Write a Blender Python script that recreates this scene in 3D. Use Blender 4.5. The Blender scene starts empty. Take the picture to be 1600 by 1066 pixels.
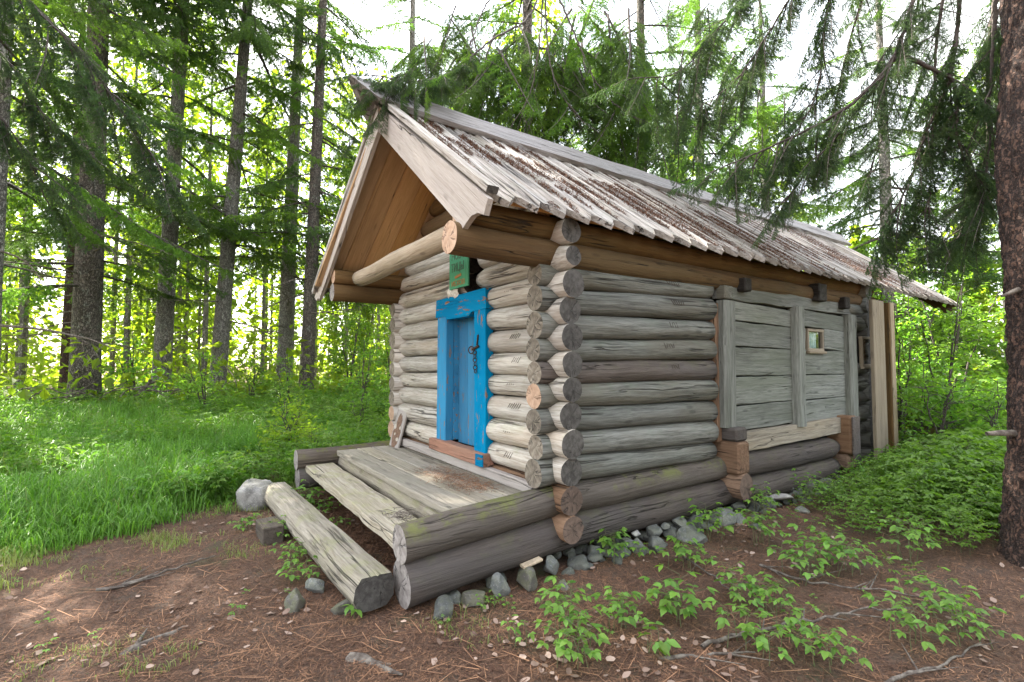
import bpy, math, random
import numpy as np
from mathutils import Vector, Matrix, noise

random.seed(7)
rng = np.random.default_rng(7)
D = bpy.data
SC = bpy.context.scene
COL = SC.collection

# ---------------------------------------------------------------- camera, sky, sun, exposure
cam = D.cameras.new('camera')
cam.sensor_width = 36.0
cam.lens = 775.3 / 1600 * 36
cam.clip_start = 0.05
cam.clip_end = 3000
camo = D.objects.new('camera', cam)
COL.objects.link(camo)
_a, _t, _r = math.radians(34.06), math.radians(2.67), math.radians(0.056)
_fw = Vector((-math.cos(_a), math.sin(_a), 0)); _rt = Vector((math.sin(_a), math.cos(_a), 0)); _up = Vector((0, 0, 1))
_F = _fw * math.cos(_t) + _up * math.sin(_t); _U = -_fw * math.sin(_t) + _up * math.cos(_t)
_R = _rt * math.cos(_r) + _U * math.sin(_r); _U = -_rt * math.sin(_r) + _U * math.cos(_r)
_m = Matrix((_R, _U, -_F)).transposed().to_4x4()
_m.translation = (2.966, -2.404, 1.5)
camo.matrix_world = _m
SC.camera = camo

SUN_DIR = Vector((-0.68, -0.22, 0.82)).normalized()      # towards the sun
sun_el = math.asin(SUN_DIR.z)
world = D.worlds.new('World'); SC.world = world; world.use_nodes = True
wn = world.node_tree.nodes; wl = world.node_tree.links
wn.clear()
sky = wn.new('ShaderNodeTexSky'); sky.sky_type = 'NISHITA'; sky.sun_disc = False
sky.sun_elevation = sun_el
sky.sun_rotation = math.atan2(SUN_DIR.x, SUN_DIR.y)
sky.air_density = 1.0; sky.dust_density = 3.0; sky.ozone_density = 1.0
bgn = wn.new('ShaderNodeBackground'); bgn.inputs[1].default_value = 0.15
wo = wn.new('ShaderNodeOutputWorld')
# thin bright cloud over most of the sky
_tc = wn.new('ShaderNodeTexCoord'); _no = wn.new('ShaderNodeTexNoise'); _no.inputs['Scale'].default_value = 1.6; _no.inputs['Detail'].default_value = 6
_mr = wn.new('ShaderNodeMapRange'); _mr.inputs[1].default_value = 0.35; _mr.inputs[2].default_value = 0.65; _mr.inputs[3].default_value = 0.6; _mr.inputs[4].default_value = 0.95
_mx = wn.new('ShaderNodeMix'); _mx.data_type = 'RGBA'; _mx.inputs[7].default_value = (2.1, 2.09, 2.03, 1)
wl.new(_tc.outputs['Generated'], _no.inputs['Vector']); wl.new(_no.outputs[0], _mr.inputs[0]); wl.new(_mr.outputs[0], _mx.inputs[0])
wl.new(sky.outputs[0], _mx.inputs[6]); wl.new(_mx.outputs[2], bgn.inputs[0]); wl.new(bgn.outputs[0], wo.inputs[0])
sl = D.lights.new('sun', 'SUN'); sl.energy = 3.1; sl.angle = math.radians(0.6); sl.color = (1.0, 0.93, 0.82)
so = D.objects.new('sun', sl); COL.objects.link(so)
so.rotation_euler = SUN_DIR.to_track_quat('Z', 'Y').to_euler()
so.location = (-20, -14, 30)
SC.view_settings.view_transform = 'Standard'; SC.view_settings.look = 'None'
SC.view_settings.exposure = 3.52; SC.view_settings.gamma = 1.0
SC.view_settings.use_curve_mapping = False
SC.cycles.max_bounces = 8; SC.cycles.transmission_bounces = 4; SC.cycles.transparent_max_bounces = 4

# ---------------------------------------------------------------- node helpers and materials
def new_mat(name):
    m = D.materials.new(name); m.use_nodes = True
    nt = m.node_tree; nt.nodes.clear()
    out = nt.nodes.new('ShaderNodeOutputMaterial')
    b = nt.nodes.new('ShaderNodeBsdfPrincipled')
    nt.links.new(b.outputs[0], out.inputs[0])
    return m, nt, b, out

class NB:
    def __init__(s, nt): s.nt = nt
    def n(s, t, **kw):
        o = s.nt.nodes.new(t)
        for k, v in kw.items(): setattr(o, k, v)
        return o
    def put(s, inp, v):
        if isinstance(v, bpy.types.NodeSocket): s.nt.links.new(v, inp)
        elif v is not None:
            if hasattr(inp.default_value, '__len__') and not isinstance(v, (tuple, list)): v = (v,) * len(inp.default_value)
            if hasattr(inp.default_value, '__len__') and len(inp.default_value) == 4 and len(v) == 3: v = (*v, 1)
            inp.default_value = v
    def math(s, op, a, b=None, c=None, clamp=False):
        o = s.n('ShaderNodeMath', operation=op, use_clamp=clamp)
        s.put(o.inputs[0], a)
        if b is not None: s.put(o.inputs[1], b)
        if c is not None: s.put(o.inputs[2], c)
        return o.outputs[0]
    def vmath(s, op, a, b=None):
        o = s.n('ShaderNodeVectorMath', operation=op)
        s.put(o.inputs[0], a)
        if b is not None: s.put(o.inputs[1], b)
        return o.outputs[0]
    def noise(s, vec, scale=1, detail=4, rough=0.55, out=0):
        o = s.n('ShaderNodeTexNoise'); s.put(o.inputs['Vector'], vec)
        s.put(o.inputs['Scale'], scale); s.put(o.inputs['Detail'], detail); s.put(o.inputs['Roughness'], rough)
        return o.outputs[out]
    def ramp(s, fac, lo, hi):
        o = s.n('ShaderNodeMapRange', interpolation_type='SMOOTHSTEP')
        s.put(o.inputs[0], fac); s.put(o.inputs[1], lo); s.put(o.inputs[2], hi)
        return o.outputs[0]
    def mix(s, fac, a, b, bt='MIX'):
        o = s.n('ShaderNodeMix', data_type='RGBA', blend_type=bt)
        s.put(o.inputs[0], fac); s.put(o.inputs[6], a); s.put(o.inputs[7], b)
        return o.outputs[2]
    def bump(s, h, dist, strength=1.0):
        o = s.n('ShaderNodeBump'); s.put(o.inputs['Strength'], strength); s.put(o.inputs['Distance'], dist); s.put(o.inputs['Height'], h)
        return o.outputs[0]

def wood(name, ca, cb, crack=(0.03, 0.025, 0.02), cw=0.022, stain=None, stain_amt=0.5, moss=None, moss_amt=0.0, paint=None, bump=0.02, rough=0.85, knots=True, freq=1.0, spec=0.25):
    m, nt, b, out = new_mat(name); N = NB(nt)
    tc = N.n('ShaderNodeTexCoord'); oi = N.n('ShaderNodeObjectInfo')
    off = N.vmath('MULTIPLY', N.n('ShaderNodeCombineXYZ').outputs[0], (0, 0, 0))
    cx = N.n('ShaderNodeCombineXYZ'); rnd = oi.outputs['Random']
    N.put(cx.inputs[0], N.math('MULTIPLY', rnd, 37.0)); N.put(cx.inputs[1], N.math('MULTIPLY', rnd, 91.0)); N.put(cx.inputs[2], N.math('MULTIPLY', rnd, 53.0))
    P = N.vmath('ADD', tc.outputs['Object'], cx.outputs[0])
    fk = N.ramp(N.noise(N.vmath('MULTIPLY', P, (1.1, 48, 48)), 1, 3, 0.7), 0.58, 0.74)
    wv = N.noise(P, 1.7, 2, 0.5, 1)
    Pw = N.vmath('ADD', P, N.vmath('MULTIPLY', N.vmath('SUBTRACT', wv, (0.5, 0.5, 0.5)), (0.0, 0.05, 0.05)))
    g1 = N.noise(N.vmath('MULTIPLY', Pw, (1.6, 34 * freq, 34 * freq)), 1, 5, 0.6)
    g2 = N.noise(N.vmath('MULTIPLY', Pw, (6, 150, 150)), 1, 3, 0.6)
    big = N.noise(N.vmath('MULTIPLY', P, (0.9, 4, 4)), 1, 4, 0.6)
    fac = N.math('ADD', N.math('MULTIPLY', N.ramp(g1, 0.36, 0.62), 0.55), N.math('MULTIPLY', N.ramp(g2, 0.36, 0.62), 0.45))
    col = N.mix(fac, cb, ca)
    # long drying cracks
    c1 = N.noise(N.vmath('MULTIPLY', Pw, (0.32, 13 * freq, 13 * freq)), 1, 3, 0.5)
    msk = N.ramp(N.noise(N.vmath('MULTIPLY', P, (0.8, 5, 5)), 1, 2), 0.45, 0.6)
    ck = N.math('MULTIPLY', N.math('SUBTRACT', 1.0, N.ramp(N.math('ABSOLUTE', N.math('SUBTRACT', c1, 0.5)), 0.0, cw)), msk)
    if stain is not None:
        col = N.mix(N.math('MULTIPLY', N.ramp(big, 0.42, 0.68), stain_amt), col, stain)
    if moss is not None:
        nz = N.n('ShaderNodeNewGeometry'); sp = N.n('ShaderNodeSeparateXYZ'); N.put(sp.inputs[0], nz.outputs['Normal'])
        mm = N.math('MULTIPLY', N.ramp(N.noise(P, 5, 6, 0.7), 0.48, 0.62), N.ramp(sp.outputs[2], -0.2, 0.8))
        col = N.mix(N.math('MULTIPLY', mm, moss_amt), col, moss)
    col = N.mix(N.math('MULTIPLY', fk, 0.5), col, crack)
    if knots:
        vk = N.n('ShaderNodeTexVoronoi'); N.put(vk.inputs['Vector'], N.vmath('MULTIPLY', P, (2.2, 7, 7))); N.put(vk.inputs['Scale'], 1)
        kn = N.math('SUBTRACT', 1.0, N.ramp(vk.outputs[0], 0.06, 0.16))
        col = N.mix(N.math('MULTIPLY', kn, 0.5), col, tuple(c * 0.5 for c in cb))
    if paint is not None:
        wearn = N.noise(N.vmath('MULTIPLY', P, (5, 22, 22)), 1, 5, 0.65)
        pc = N.mix(N.ramp(big, 0.3, 0.7), paint[0], paint[1])
        pc = N.mix(N.math('MULTIPLY', N.ramp(g1, 0.55, 0.8), 0.25), pc, paint[2])
        col = N.mix(N.ramp(wearn, paint[3], paint[3] + 0.05), pc, col)
        ck = N.math('MULTIPLY', ck, 0.6)
    col = N.mix(N.math('MULTIPLY', ck, 0.8), col, crack)
    hs = N.n('ShaderNodeHueSaturation')
    N.put(hs.inputs['Value'], N.math('ADD', 0.8, N.math('MULTIPLY', rnd, 0.4)))
    N.put(hs.inputs['Saturation'], N.math('ADD', 0.85, N.math('MULTIPLY', N.math('FRACT', N.math('MULTIPLY', rnd, 7.3)), 0.3)))
    N.put(hs.inputs['Color'], col); N.put(b.inputs['Base Color'], hs.outputs[0])
    N.put(b.inputs['Roughness'], rough); b.inputs['Specular IOR Level'].default_value = spec
    h = N.math('SUBTRACT', N.math('ADD', N.math('MULTIPLY', g1, 0.5), N.math('MULTIPLY', g2, 0.2)), N.math('MULTIPLY', ck, 1.2))
    N.put(b.inputs['Normal'], N.bump(h, bump))
    return m

def endgrain(name, ca, cb, crack=(0.02, 0.016, 0.014)):
    m, nt, b, out = new_mat(name); N = NB(nt)
    tc = N.n('ShaderNodeTexCoord'); oi = N.n('ShaderNodeObjectInfo')
    sp = N.n('ShaderNodeSeparateXYZ'); N.put(sp.inputs[0], tc.outputs['Object'])
    wob = N.noise(tc.outputs['Object'], 14, 3)
    r = N.math('SQRT', N.math('ADD', N.math('MULTIPLY', sp.outputs[1], sp.outputs[1]), N.math('MULTIPLY', sp.outputs[2], sp.outputs[2])))
    r2 = N.math('ADD', r, N.math('MULTIPLY', wob, 0.012))
    rings = N.math('SINE', N.math('MULTIPLY', r2, 780.0))
    ang = N.math('ARCTAN2', sp.outputs[1], sp.outputs[2])
    cc = N.n('ShaderNodeCombineXYZ'); N.put(cc.inputs[0], N.math('MULTIPLY', ang, 1.3)); N.put(cc.inputs[1], N.math('MULTIPLY', r, 4.0)); N.put(cc.inputs[2], N.math('MULTIPLY', oi.outputs['Random'], 30.0))
    rad = N.noise(cc.outputs[0], 1.0, 3, 0.6)
    ck = N.math('SUBTRACT', 1.0, N.ramp(N.math('ABSOLUTE', N.math('SUBTRACT', rad, 0.5)), 0.0, 0.03))
    ck = N.math('MULTIPLY', ck, N.ramp(N.noise(tc.outputs['Object'], 9, 2), 0.42, 0.56))
    blot = N.noise(tc.outputs['Object'], 22, 4, 0.65)
    col = N.mix(N.ramp(blot, 0.35, 0.65), cb, ca)
    col = N.mix(N.math('MULTIPLY', N.ramp(rings, -0.3, 0.9), 0.35), col, cb)
    col = N.mix(N.math('MULTIPLY', ck, 0.85), col, crack)
    hs = N.n('ShaderNodeHueSaturation'); N.put(hs.inputs['Value'], N.math('ADD', 0.8, N.math('MULTIPLY', oi.outputs['Random'], 0.4))); N.put(hs.inputs['Color'], col)
    N.put(b.inputs['Base Color'], hs.outputs[0]); N.put(b.inputs['Roughness'], 0.9)
    N.put(b.inputs['Normal'], N.bump(N.math('SUBTRACT', blot, ck), 0.006))
    return m

def leafmat(name, ca, cb, trans=0.45, rough=0.5, attr='tint', tr_mul=1.0):
    m, nt, b, out = new_mat(name); N = NB(nt)
    at = N.n('ShaderNodeAttribute', attribute_name=attr)
    oi = N.n('ShaderNodeObjectInfo')
    col = N.mix(at.outputs['Fac'], ca, cb)
    hs = N.n('ShaderNodeHueSaturation'); N.put(hs.inputs['Value'], N.math('ADD', 0.75, N.math('MULTIPLY', oi.outputs['Random'], 0.5))); N.put(hs.inputs['Color'], col)
    N.put(hs.inputs['Hue'], N.math('ADD', 0.49, N.math('MULTIPLY', N.math('FRACT', N.math('MULTIPLY', oi.outputs['Random'], 5.7)), 0.02)))
    N.put(b.inputs['Base Color'], hs.outputs[0]); N.put(b.inputs['Roughness'], rough)
    b.inputs['Specular IOR Level'].default_value = 0.35
    tr = N.n('ShaderNodeBsdfTranslucent')
    tcol = N.mix(1.0, hs.outputs[0], (1.5 * tr_mul, 1.7 * tr_mul, 0.55 * tr_mul), 'MULTIPLY')
    N.put(tr.inputs[0], tcol)
    mx = N.n('ShaderNodeMixShader'); mx.inputs[0].default_value = trans
    nt.links.new(b.outputs[0], mx.inputs[1]); nt.links.new(tr.outputs[0], mx.inputs[2]); nt.links.new(mx.outputs[0], out.inputs[0])
    return m

def flatmat(name, ca, cb=None, rough=0.8, scale=20, bump=0.003, metal=0.0, attr=None):
    m, nt, b, out = new_mat(name); N = NB(nt)
    tc = N.n('ShaderNodeTexCoord')
    f = N.noise(tc.outputs['Object'], scale, 5, 0.6)
    fac = N.ramp(f, 0.35, 0.65)
    if attr:
        at = N.n('ShaderNodeAttribute', attribute_name=attr); fac = at.outputs['Fac']
    N.put(b.inputs['Base Color'], N.mix(fac, ca, cb or ca)); N.put(b.inputs['Roughness'], rough); N.put(b.inputs['Metallic'], metal)
    if bump: N.put(b.inputs['Normal'], N.bump(f, bump))
    return m

M = {}
M['front'] = wood('weathered_front_wood', (0.53, 0.495, 0.445), (0.27, 0.24, 0.20), stain=(0.34, 0.27, 0.205), stain_amt=0.5, moss=(0.24, 0.25, 0.15), moss_amt=0.3)
M['side'] = wood('weathered_shaded_side_wood', (0.20, 0.20, 0.178), (0.075, 0.075, 0.066), stain=(0.125, 0.11, 0.083), stain_amt=0.6, moss=(0.125, 0.155, 0.11), moss_amt=0.3)  # weathered grey, base colour also darkened for the shade on this wall
M['plank'] = wood('weathered_plank_wood', (0.205, 0.21, 0.188), (0.09, 0.092, 0.082), cw=0.010, stain=(0.11, 0.118, 0.092), stain_amt=0.65, moss=(0.12, 0.155, 0.11), moss_amt=0.3, bump=0.008)  # side wall planks, darkened for shade like the logs
M['base'] = wood('dark_base_wood', (0.105, 0.088, 0.078), (0.055, 0.044, 0.038), cw=0.015, stain=(0.078, 0.07, 0.068), stain_amt=0.6, moss=(0.13, 0.15, 0.05), moss_amt=0.15, knots=False)
M['sleeper'] = wood('mossy_sleeper_wood', (0.115, 0.096, 0.08), (0.06, 0.048, 0.039), cw=0.015, stain=(0.09, 0.078, 0.07), stain_amt=0.5, moss=(0.12, 0.13, 0.035), moss_amt=0.75, knots=False)
M['brown'] = wood('sheltered_brown_wood', (0.125, 0.075, 0.034), (0.08, 0.045, 0.02), cw=0.012, stain=(0.095, 0.07, 0.034), stain_amt=0.5)
M['darkbeam'] = wood('near_black_beam_wood', (0.035, 0.03, 0.026), (0.018, 0.015, 0.013))  # near-black wood for the beam ends under the eaves
M['soffit'] = wood('fresh_board_wood', (0.58, 0.345, 0.155), (0.44, 0.25, 0.105), cw=0.006, stain=(0.30, 0.18, 0.09), stain_amt=0.35, freq=0.6)
M['fresh'] = wood('pale_sawn_wood', (0.42, 0.375, 0.34), (0.34, 0.295, 0.26), cw=0.008, stain=(0.36, 0.31, 0.29), stain_amt=0.4, freq=0.6)
M['fresh2'] = wood('pale_corner_board_wood', (0.27, 0.225, 0.165), (0.20, 0.16, 0.115), cw=0.006, stain=(0.30, 0.24, 0.17), stain_amt=0.4, freq=0.6)
M['sillp'] = wood('pale_grey_sill_wood', (0.27, 0.24, 0.195), (0.17, 0.145, 0.115), cw=0.01, stain=(0.23, 0.18, 0.125), stain_amt=0.5)
M['red'] = wood('newly_cut_reddish_wood', (0.21, 0.13, 0.083), (0.13, 0.076, 0.047), cw=0.02)
M['roof'] = wood('grey_roof_wood', (0.40, 0.372, 0.345), (0.175, 0.15, 0.13), cw=0.03, stain=(0.24, 0.205, 0.17), stain_amt=0.5, moss=(0.26, 0.26, 0.21), moss_amt=0.4)
M['ridge'] = wood('grey_ridge_wood', (0.27, 0.255, 0.25), (0.15, 0.14, 0.135), stain=(0.2, 0.2, 0.2), stain_amt=0.4)
M['deck'] = wood('grey_deck_wood', (0.36, 0.325, 0.265), (0.22, 0.19, 0.15), cw=0.012, stain=(0.27, 0.24, 0.195), stain_amt=0.5, moss=(0.26, 0.26, 0.16), moss_amt=0.2)
M['step'] = wood('worn_step_wood', (0.37, 0.335, 0.28), (0.20, 0.172, 0.135), cw=0.02, stain=(0.23, 0.205, 0.15), stain_amt=0.5, moss=(0.25, 0.26, 0.12), moss_amt=0.4)
M['beam'] = wood('canopy_beam_wood', (0.40, 0.31, 0.215), (0.26, 0.19, 0.12), cw=0.012, stain=(0.31, 0.27, 0.19), stain_amt=0.4)
M['blue'] = wood('worn_blue_paint', (0.22, 0.14, 0.09), (0.12, 0.075, 0.05), crack=(0.01, 0.05, 0.09), cw=0.010, knots=False, paint=((0.001, 0.17, 0.33), (0.001, 0.125, 0.26), (0.015, 0.24, 0.40), 0.58), rough=0.7, spec=0.06, bump=0.006)
M['worn_sill'] = wood('worn_sill_wood', (0.34, 0.155, 0.09), (0.21, 0.09, 0.055), cw=0.02, knots=False, stain=(0.30, 0.18, 0.12), stain_amt=0.5)
M['green'] = wood('green_sign_paint', (0.20, 0.30, 0.19), (0.11, 0.2, 0.12), cw=0.004, knots=False, paint=((0.05, 0.20, 0.105), (0.07, 0.25, 0.13), (0.12, 0.28, 0.16), 0.66), rough=0.6, bump=0.001)
M['icon'] = wood('peeling_board_wood', (0.30, 0.27, 0.25), (0.22, 0.19, 0.17), cw=0.006, knots=False, bump=0.002)
M['end_dark'] = endgrain('dark_end_grain', (0.085, 0.078, 0.07), (0.04, 0.035, 0.031))
M['end_front'] = endgrain('grey_end_grain', (0.25, 0.215, 0.17), (0.13, 0.105, 0.08))
M['end_sleeper'] = endgrain('silver_end_grain', (0.33, 0.30, 0.28), (0.20, 0.175, 0.16))
M['end_fresh'] = endgrain('fresh_end_grain', (0.50, 0.34, 0.24), (0.37, 0.235, 0.155), crack=(0.14, 0.08, 0.05))
M['end_red'] = endgrain('reddish_end_grain', (0.13, 0.088, 0.066), (0.085, 0.056, 0.042))
M['dark'] = flatmat('painted_interior_shade', (0.012, 0.010, 0.008), rough=1.0, bump=0)  # unlit interior put into the colour
M['iron'] = flatmat('rusty_iron', (0.03, 0.02, 0.016), (0.07, 0.035, 0.02), rough=0.7, scale=60, metal=0.6)
M['ink'] = flatmat('faded_dark_lettering', (0.035, 0.07, 0.045), (0.09, 0.13, 0.08), rough=0.9, scale=80, bump=0)
M['rust_ink'] = flatmat('rust_orange_lettering', (0.38, 0.15, 0.035), (0.24, 0.13, 0.05), rough=0.9, scale=70, bump=0)
M['notch'] = flatmat('cut_mark_shadowed_wood', (0.05, 0.038, 0.028), rough=1.0, bump=0)
M['icon_print'] = flatmat('brown_peeling_print', (0.10, 0.055, 0.035), (0.17, 0.10, 0.065), rough=0.8, scale=30, bump=0)
M['icon_flake'] = flatmat('pale_flaked_patch', (0.42, 0.38, 0.33), (0.34, 0.30, 0.25), rough=0.9, scale=40, bump=0)
M['bark_paper'] = flatmat('white_birch_bark', (0.62, 0.57, 0.5), (0.42, 0.36, 0.3), rough=0.8, scale=35)
M['chip'] = flatmat('pale_wood_chip', (0.46, 0.37, 0.26), (0.32, 0.25, 0.17), rough=0.9, scale=40)
M['curtain'] = flatmat('blue_white_curtain', (0.55, 0.66, 0.75), (0.28, 0.38, 0.48), rough=0.9, scale=14, bump=0)
gm, gnt, gb, gout = new_mat('window_glass')
gb.inputs['Base Color'].default_value = (0.9, 0.95, 0.95, 1); gb.inputs['Roughness'].default_value = 0.03; gb.inputs['Transmission Weight'].default_value = 1.0; gb.inputs['IOR'].default_value = 1.45
M['glass'] = gm

def bark(name, ca, cb, sc=1.0, bump=0.02, lichen=None):
    m, nt, b, out = new_mat(name); N = NB(nt)
    tc = N.n('ShaderNodeTexCoord'); P = tc.outputs['Object']
    v = N.n('ShaderNodeTexVoronoi', feature='DISTANCE_TO_EDGE'); 
    wv = N.noise(P, 9 * sc, 3, 0.6, 1)
    wv2 = N.noise(P, 32 * sc, 4, 0.7, 1)
    Pw = N.vmath('ADD', N.vmath('ADD', N.vmath('MULTIPLY', P, (26 * sc, 26 * sc, 7 * sc)), N.vmath('MULTIPLY', wv, (3.2, 3.2, 2.6))), N.vmath('MULTIPLY', wv2, (1.6, 1.6, 1.6)))
    N.put(v.inputs['Vector'], Pw); N.put(v.inputs['Scale'], 1)
    e = N.ramp(v.outputs[0], 0.0, 0.22)
    f = N.noise(P, 60 * sc, 5, 0.65)
    col = N.mix(N.ramp(f, 0.3, 0.7), cb, ca)
    if lichen: col = N.mix(N.math('MULTIPLY', N.ramp(N.noise(P, 6 * sc, 5, 0.7), 0.5, 0.65), 0.6), col, lichen)
    col = N.mix(N.math('SUBTRACT', 1.0, e), col, tuple(c * 0.35 for c in cb))
    N.put(b.inputs['Base Color'], col); N.put(b.inputs['Roughness'], 0.95)
    N.put(b.inputs['Normal'], N.bump(N.math('ADD', e, N.math('MULTIPLY', f, 0.5)), bump))
    return m
M['bark'] = bark('grey_spruce_bark', (0.42, 0.385, 0.35), (0.25, 0.225, 0.20), lichen=(0.38, 0.40, 0.34))
M['bark_dark'] = bark('dark_spruce_bark', (0.26, 0.215, 0.185), (0.145, 0.118, 0.098), lichen=(0.25, 0.27, 0.23))
M['bark_red'] = bark('reddish_flaky_bark', (0.12, 0.066, 0.044), (0.062, 0.035, 0.025), sc=1.0, bump=0.02)
M['bark_birch'] = bark('pale_birch_bark', (0.42, 0.38, 0.32), (0.25, 0.22, 0.18))
M['twig'] = flatmat('grey_brown_twig', (0.04, 0.03, 0.026), (0.085, 0.07, 0.06), rough=0.95, scale=40)
M['deadwood'] = flatmat('dead_grey_wood', (0.06, 0.045, 0.036), (0.17, 0.145, 0.12), rough=0.95, scale=25)
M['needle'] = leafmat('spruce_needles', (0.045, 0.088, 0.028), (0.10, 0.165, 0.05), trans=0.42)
M['needle_near'] = leafmat('shaded_spruce_needles', (0.03, 0.064, 0.026), (0.07, 0.12, 0.042), trans=0.35)  # darker needle copy for near boughs, shade put into the colour
M['needle_sunlit'] = leafmat('sunlit_spruce_needles', (0.075, 0.145, 0.026), (0.14, 0.235, 0.045), trans=0.5)  # lighter needle copy, sunlight put into the colour
M['leaf'] = leafmat('herb_leaves', (0.09, 0.20, 0.03), (0.20, 0.34, 0.05), trans=0.45, tr_mul=1.1)
M['leaf_seed'] = leafmat('seedling_leaves', (0.075, 0.17, 0.025), (0.15, 0.28, 0.05), trans=0.4)
M['leaf_tree'] = leafmat('broadleaf_leaves', (0.10, 0.21, 0.035), (0.20, 0.33, 0.055), trans=0.5)
M['leaf_yellow'] = leafmat('sunlit_yellow_green_leaves', (0.16, 0.24, 0.03), (0.26, 0.34, 0.045), trans=0.6)  # leaf tone yellowed and brightened, sunlight put into the colour
M['grass'] = leafmat('meadow_grass', (0.075, 0.19, 0.03), (0.16, 0.31, 0.05), trans=0.42, tr_mul=1.1, rough=0.38)
M['grass_dry'] = leafmat('short_pale_grass', (0.13, 0.19, 0.05), (0.25, 0.27, 0.10), trans=0.35)
M['stem'] = flatmat('herb_stem', (0.07, 0.10, 0.03), (0.12, 0.10, 0.05), rough=0.7, bump=0)
M['litter'] = flatmat('brown_needle_litter', (0.06, 0.027, 0.015), (0.33, 0.175, 0.095), rough=0.95, bump=0, attr='tint')
M['roof_litter'] = flatmat('rusty_roof_needle_litter', (0.085, 0.042, 0.028), (0.25, 0.13, 0.08), rough=0.95, bump=0, attr='tint')
M['dead_leaf'] = flatmat('pale_dead_leaf', (0.11, 0.065, 0.045), (0.36, 0.26, 0.205), rough=0.8, bump=0, attr='tint')

def stonemat(name, ca, cb, moss=0.0):
    m, nt, b, out = new_mat(name); N = NB(nt)
    tc = N.n('ShaderNodeTexCoord'); oi = N.n('ShaderNodeObjectInfo')
    f = N.noise(tc.outputs['Object'], 9, 6, 0.65); f2 = N.noise(tc.outputs['Object'], 90, 3, 0.6)
    col = N.mix(N.ramp(f, 0.35, 0.65), ca, cb)
    col = N.mix(N.math('MULTIPLY', N.ramp(f2, 0.55, 0.7), 0.5), col, tuple(min(1, c * 1.9) for c in cb))
    if moss:
        g = N.n('ShaderNodeNewGeometry'); sp = N.n('ShaderNodeSeparateXYZ'); N.put(sp.inputs[0], g.outputs['Normal'])
        col = N.mix(N.math('MULTIPLY', N.math('MULTIPLY', N.ramp(N.noise(tc.outputs['Object'], 14, 5, 0.7), 0.4, 0.55), N.ramp(sp.outputs[2], -0.4, 0.5)), moss), col, (0.085, 0.095, 0.025))
    hs = N.n('ShaderNodeHueSaturation'); N.put(hs.inputs['Value'], N.math('ADD', 0.65, N.math('MULTIPLY', oi.outputs['Random'], 0.75))); N.put(hs.inputs['Color'], col)
    N.put(b.inputs['Base Color'], hs.outputs[0]); N.put(b.inputs['Roughness'], 0.8)
    N.put(b.inputs['Normal'], N.bump(N.math('ADD', f, N.math('MULTIPLY', f2, 0.4)), 0.012))
    return m
M['stone'] = stonemat('grey_fieldstone', (0.07, 0.075, 0.072), (0.14, 0.14, 0.13), 0.25)
M['stone_pale'] = stonemat('pale_granite', (0.13, 0.125, 0.12), (0.29, 0.28, 0.265), 0.2)
M['stone_moss'] = stonemat('mossy_stone', (0.075, 0.07, 0.06), (0.14, 0.128, 0.108), 0.5)
M['stone_slab'] = stonemat('flat_grey_slab', (0.25, 0.235, 0.225), (0.36, 0.34, 0.32))

# ground: needle litter near the cabin, dark soil under the herbs
m, nt, b, out = new_mat('forest_floor'); N = NB(nt)
tc = N.n('ShaderNodeTexCoord'); P = tc.outputs['Object']
n1 = N.noise(P, 3.0, 6, 0.65); n2 = N.noise(P, 45, 6, 0.7); n3 = N.noise(P, 160, 3, 0.6); n4 = N.noise(P, 0.8, 4, 0.6)
rot = N.n('ShaderNodeMapping'); N.put(rot.inputs[0], P); rot.inputs['Rotation'].default_value = (0, 0, 0.6)
col = N.mix(N.ramp(n2, 0.35, 0.65), (0.055, 0.028, 0.017), (0.145, 0.076, 0.044))
col = N.mix(N.ramp(n3, 0.5, 0.75), col, (0.19, 0.115, 0.07))
col = N.mix(N.math('MULTIPLY', N.ramp(n1, 0.52, 0.66), 0.6), col, (0.075, 0.055, 0.04))
col = N.mix(N.math('MULTIPLY', N.ramp(N.math('ADD', N.math('MULTIPLY', n4, 0.6), N.math('MULTIPLY', n1, 0.4)), 0.54, 0.64), 0.6), col, (0.075, 0.095, 0.028))
N.put(b.inputs['Base Color'], col); N.put(b.inputs['Roughness'], 0.95)
N.put(b.inputs['Normal'], N.bump(N.math('ADD', N.math('MULTIPLY', n2, 0.7), n3), 0.02))
M['floor'] = m

# ---------------------------------------------------------------- object helpers
def link(o, parent=None):
    COL.objects.link(o)
    if parent is not None: o.parent = parent
    return o
def tag(o, label=None, cat=None, group=None, kind=None):
    if label: o['label'] = label
    if cat: o['category'] = cat
    if group: o['group'] = group
    if kind: o['kind'] = kind
    return o
def empty(name, loc, label, cat, group=None):
    o = D.objects.new(name, None); o.location = loc; o.empty_display_size = 0.2
    return tag(link(o), label, cat, group)
def copy_tree(o, parent=None):
    c = o.copy(); link(c)
    if parent is not None: c.parent = parent
    for ch in list(o.children): copy_tree(ch, c)
    return c

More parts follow.
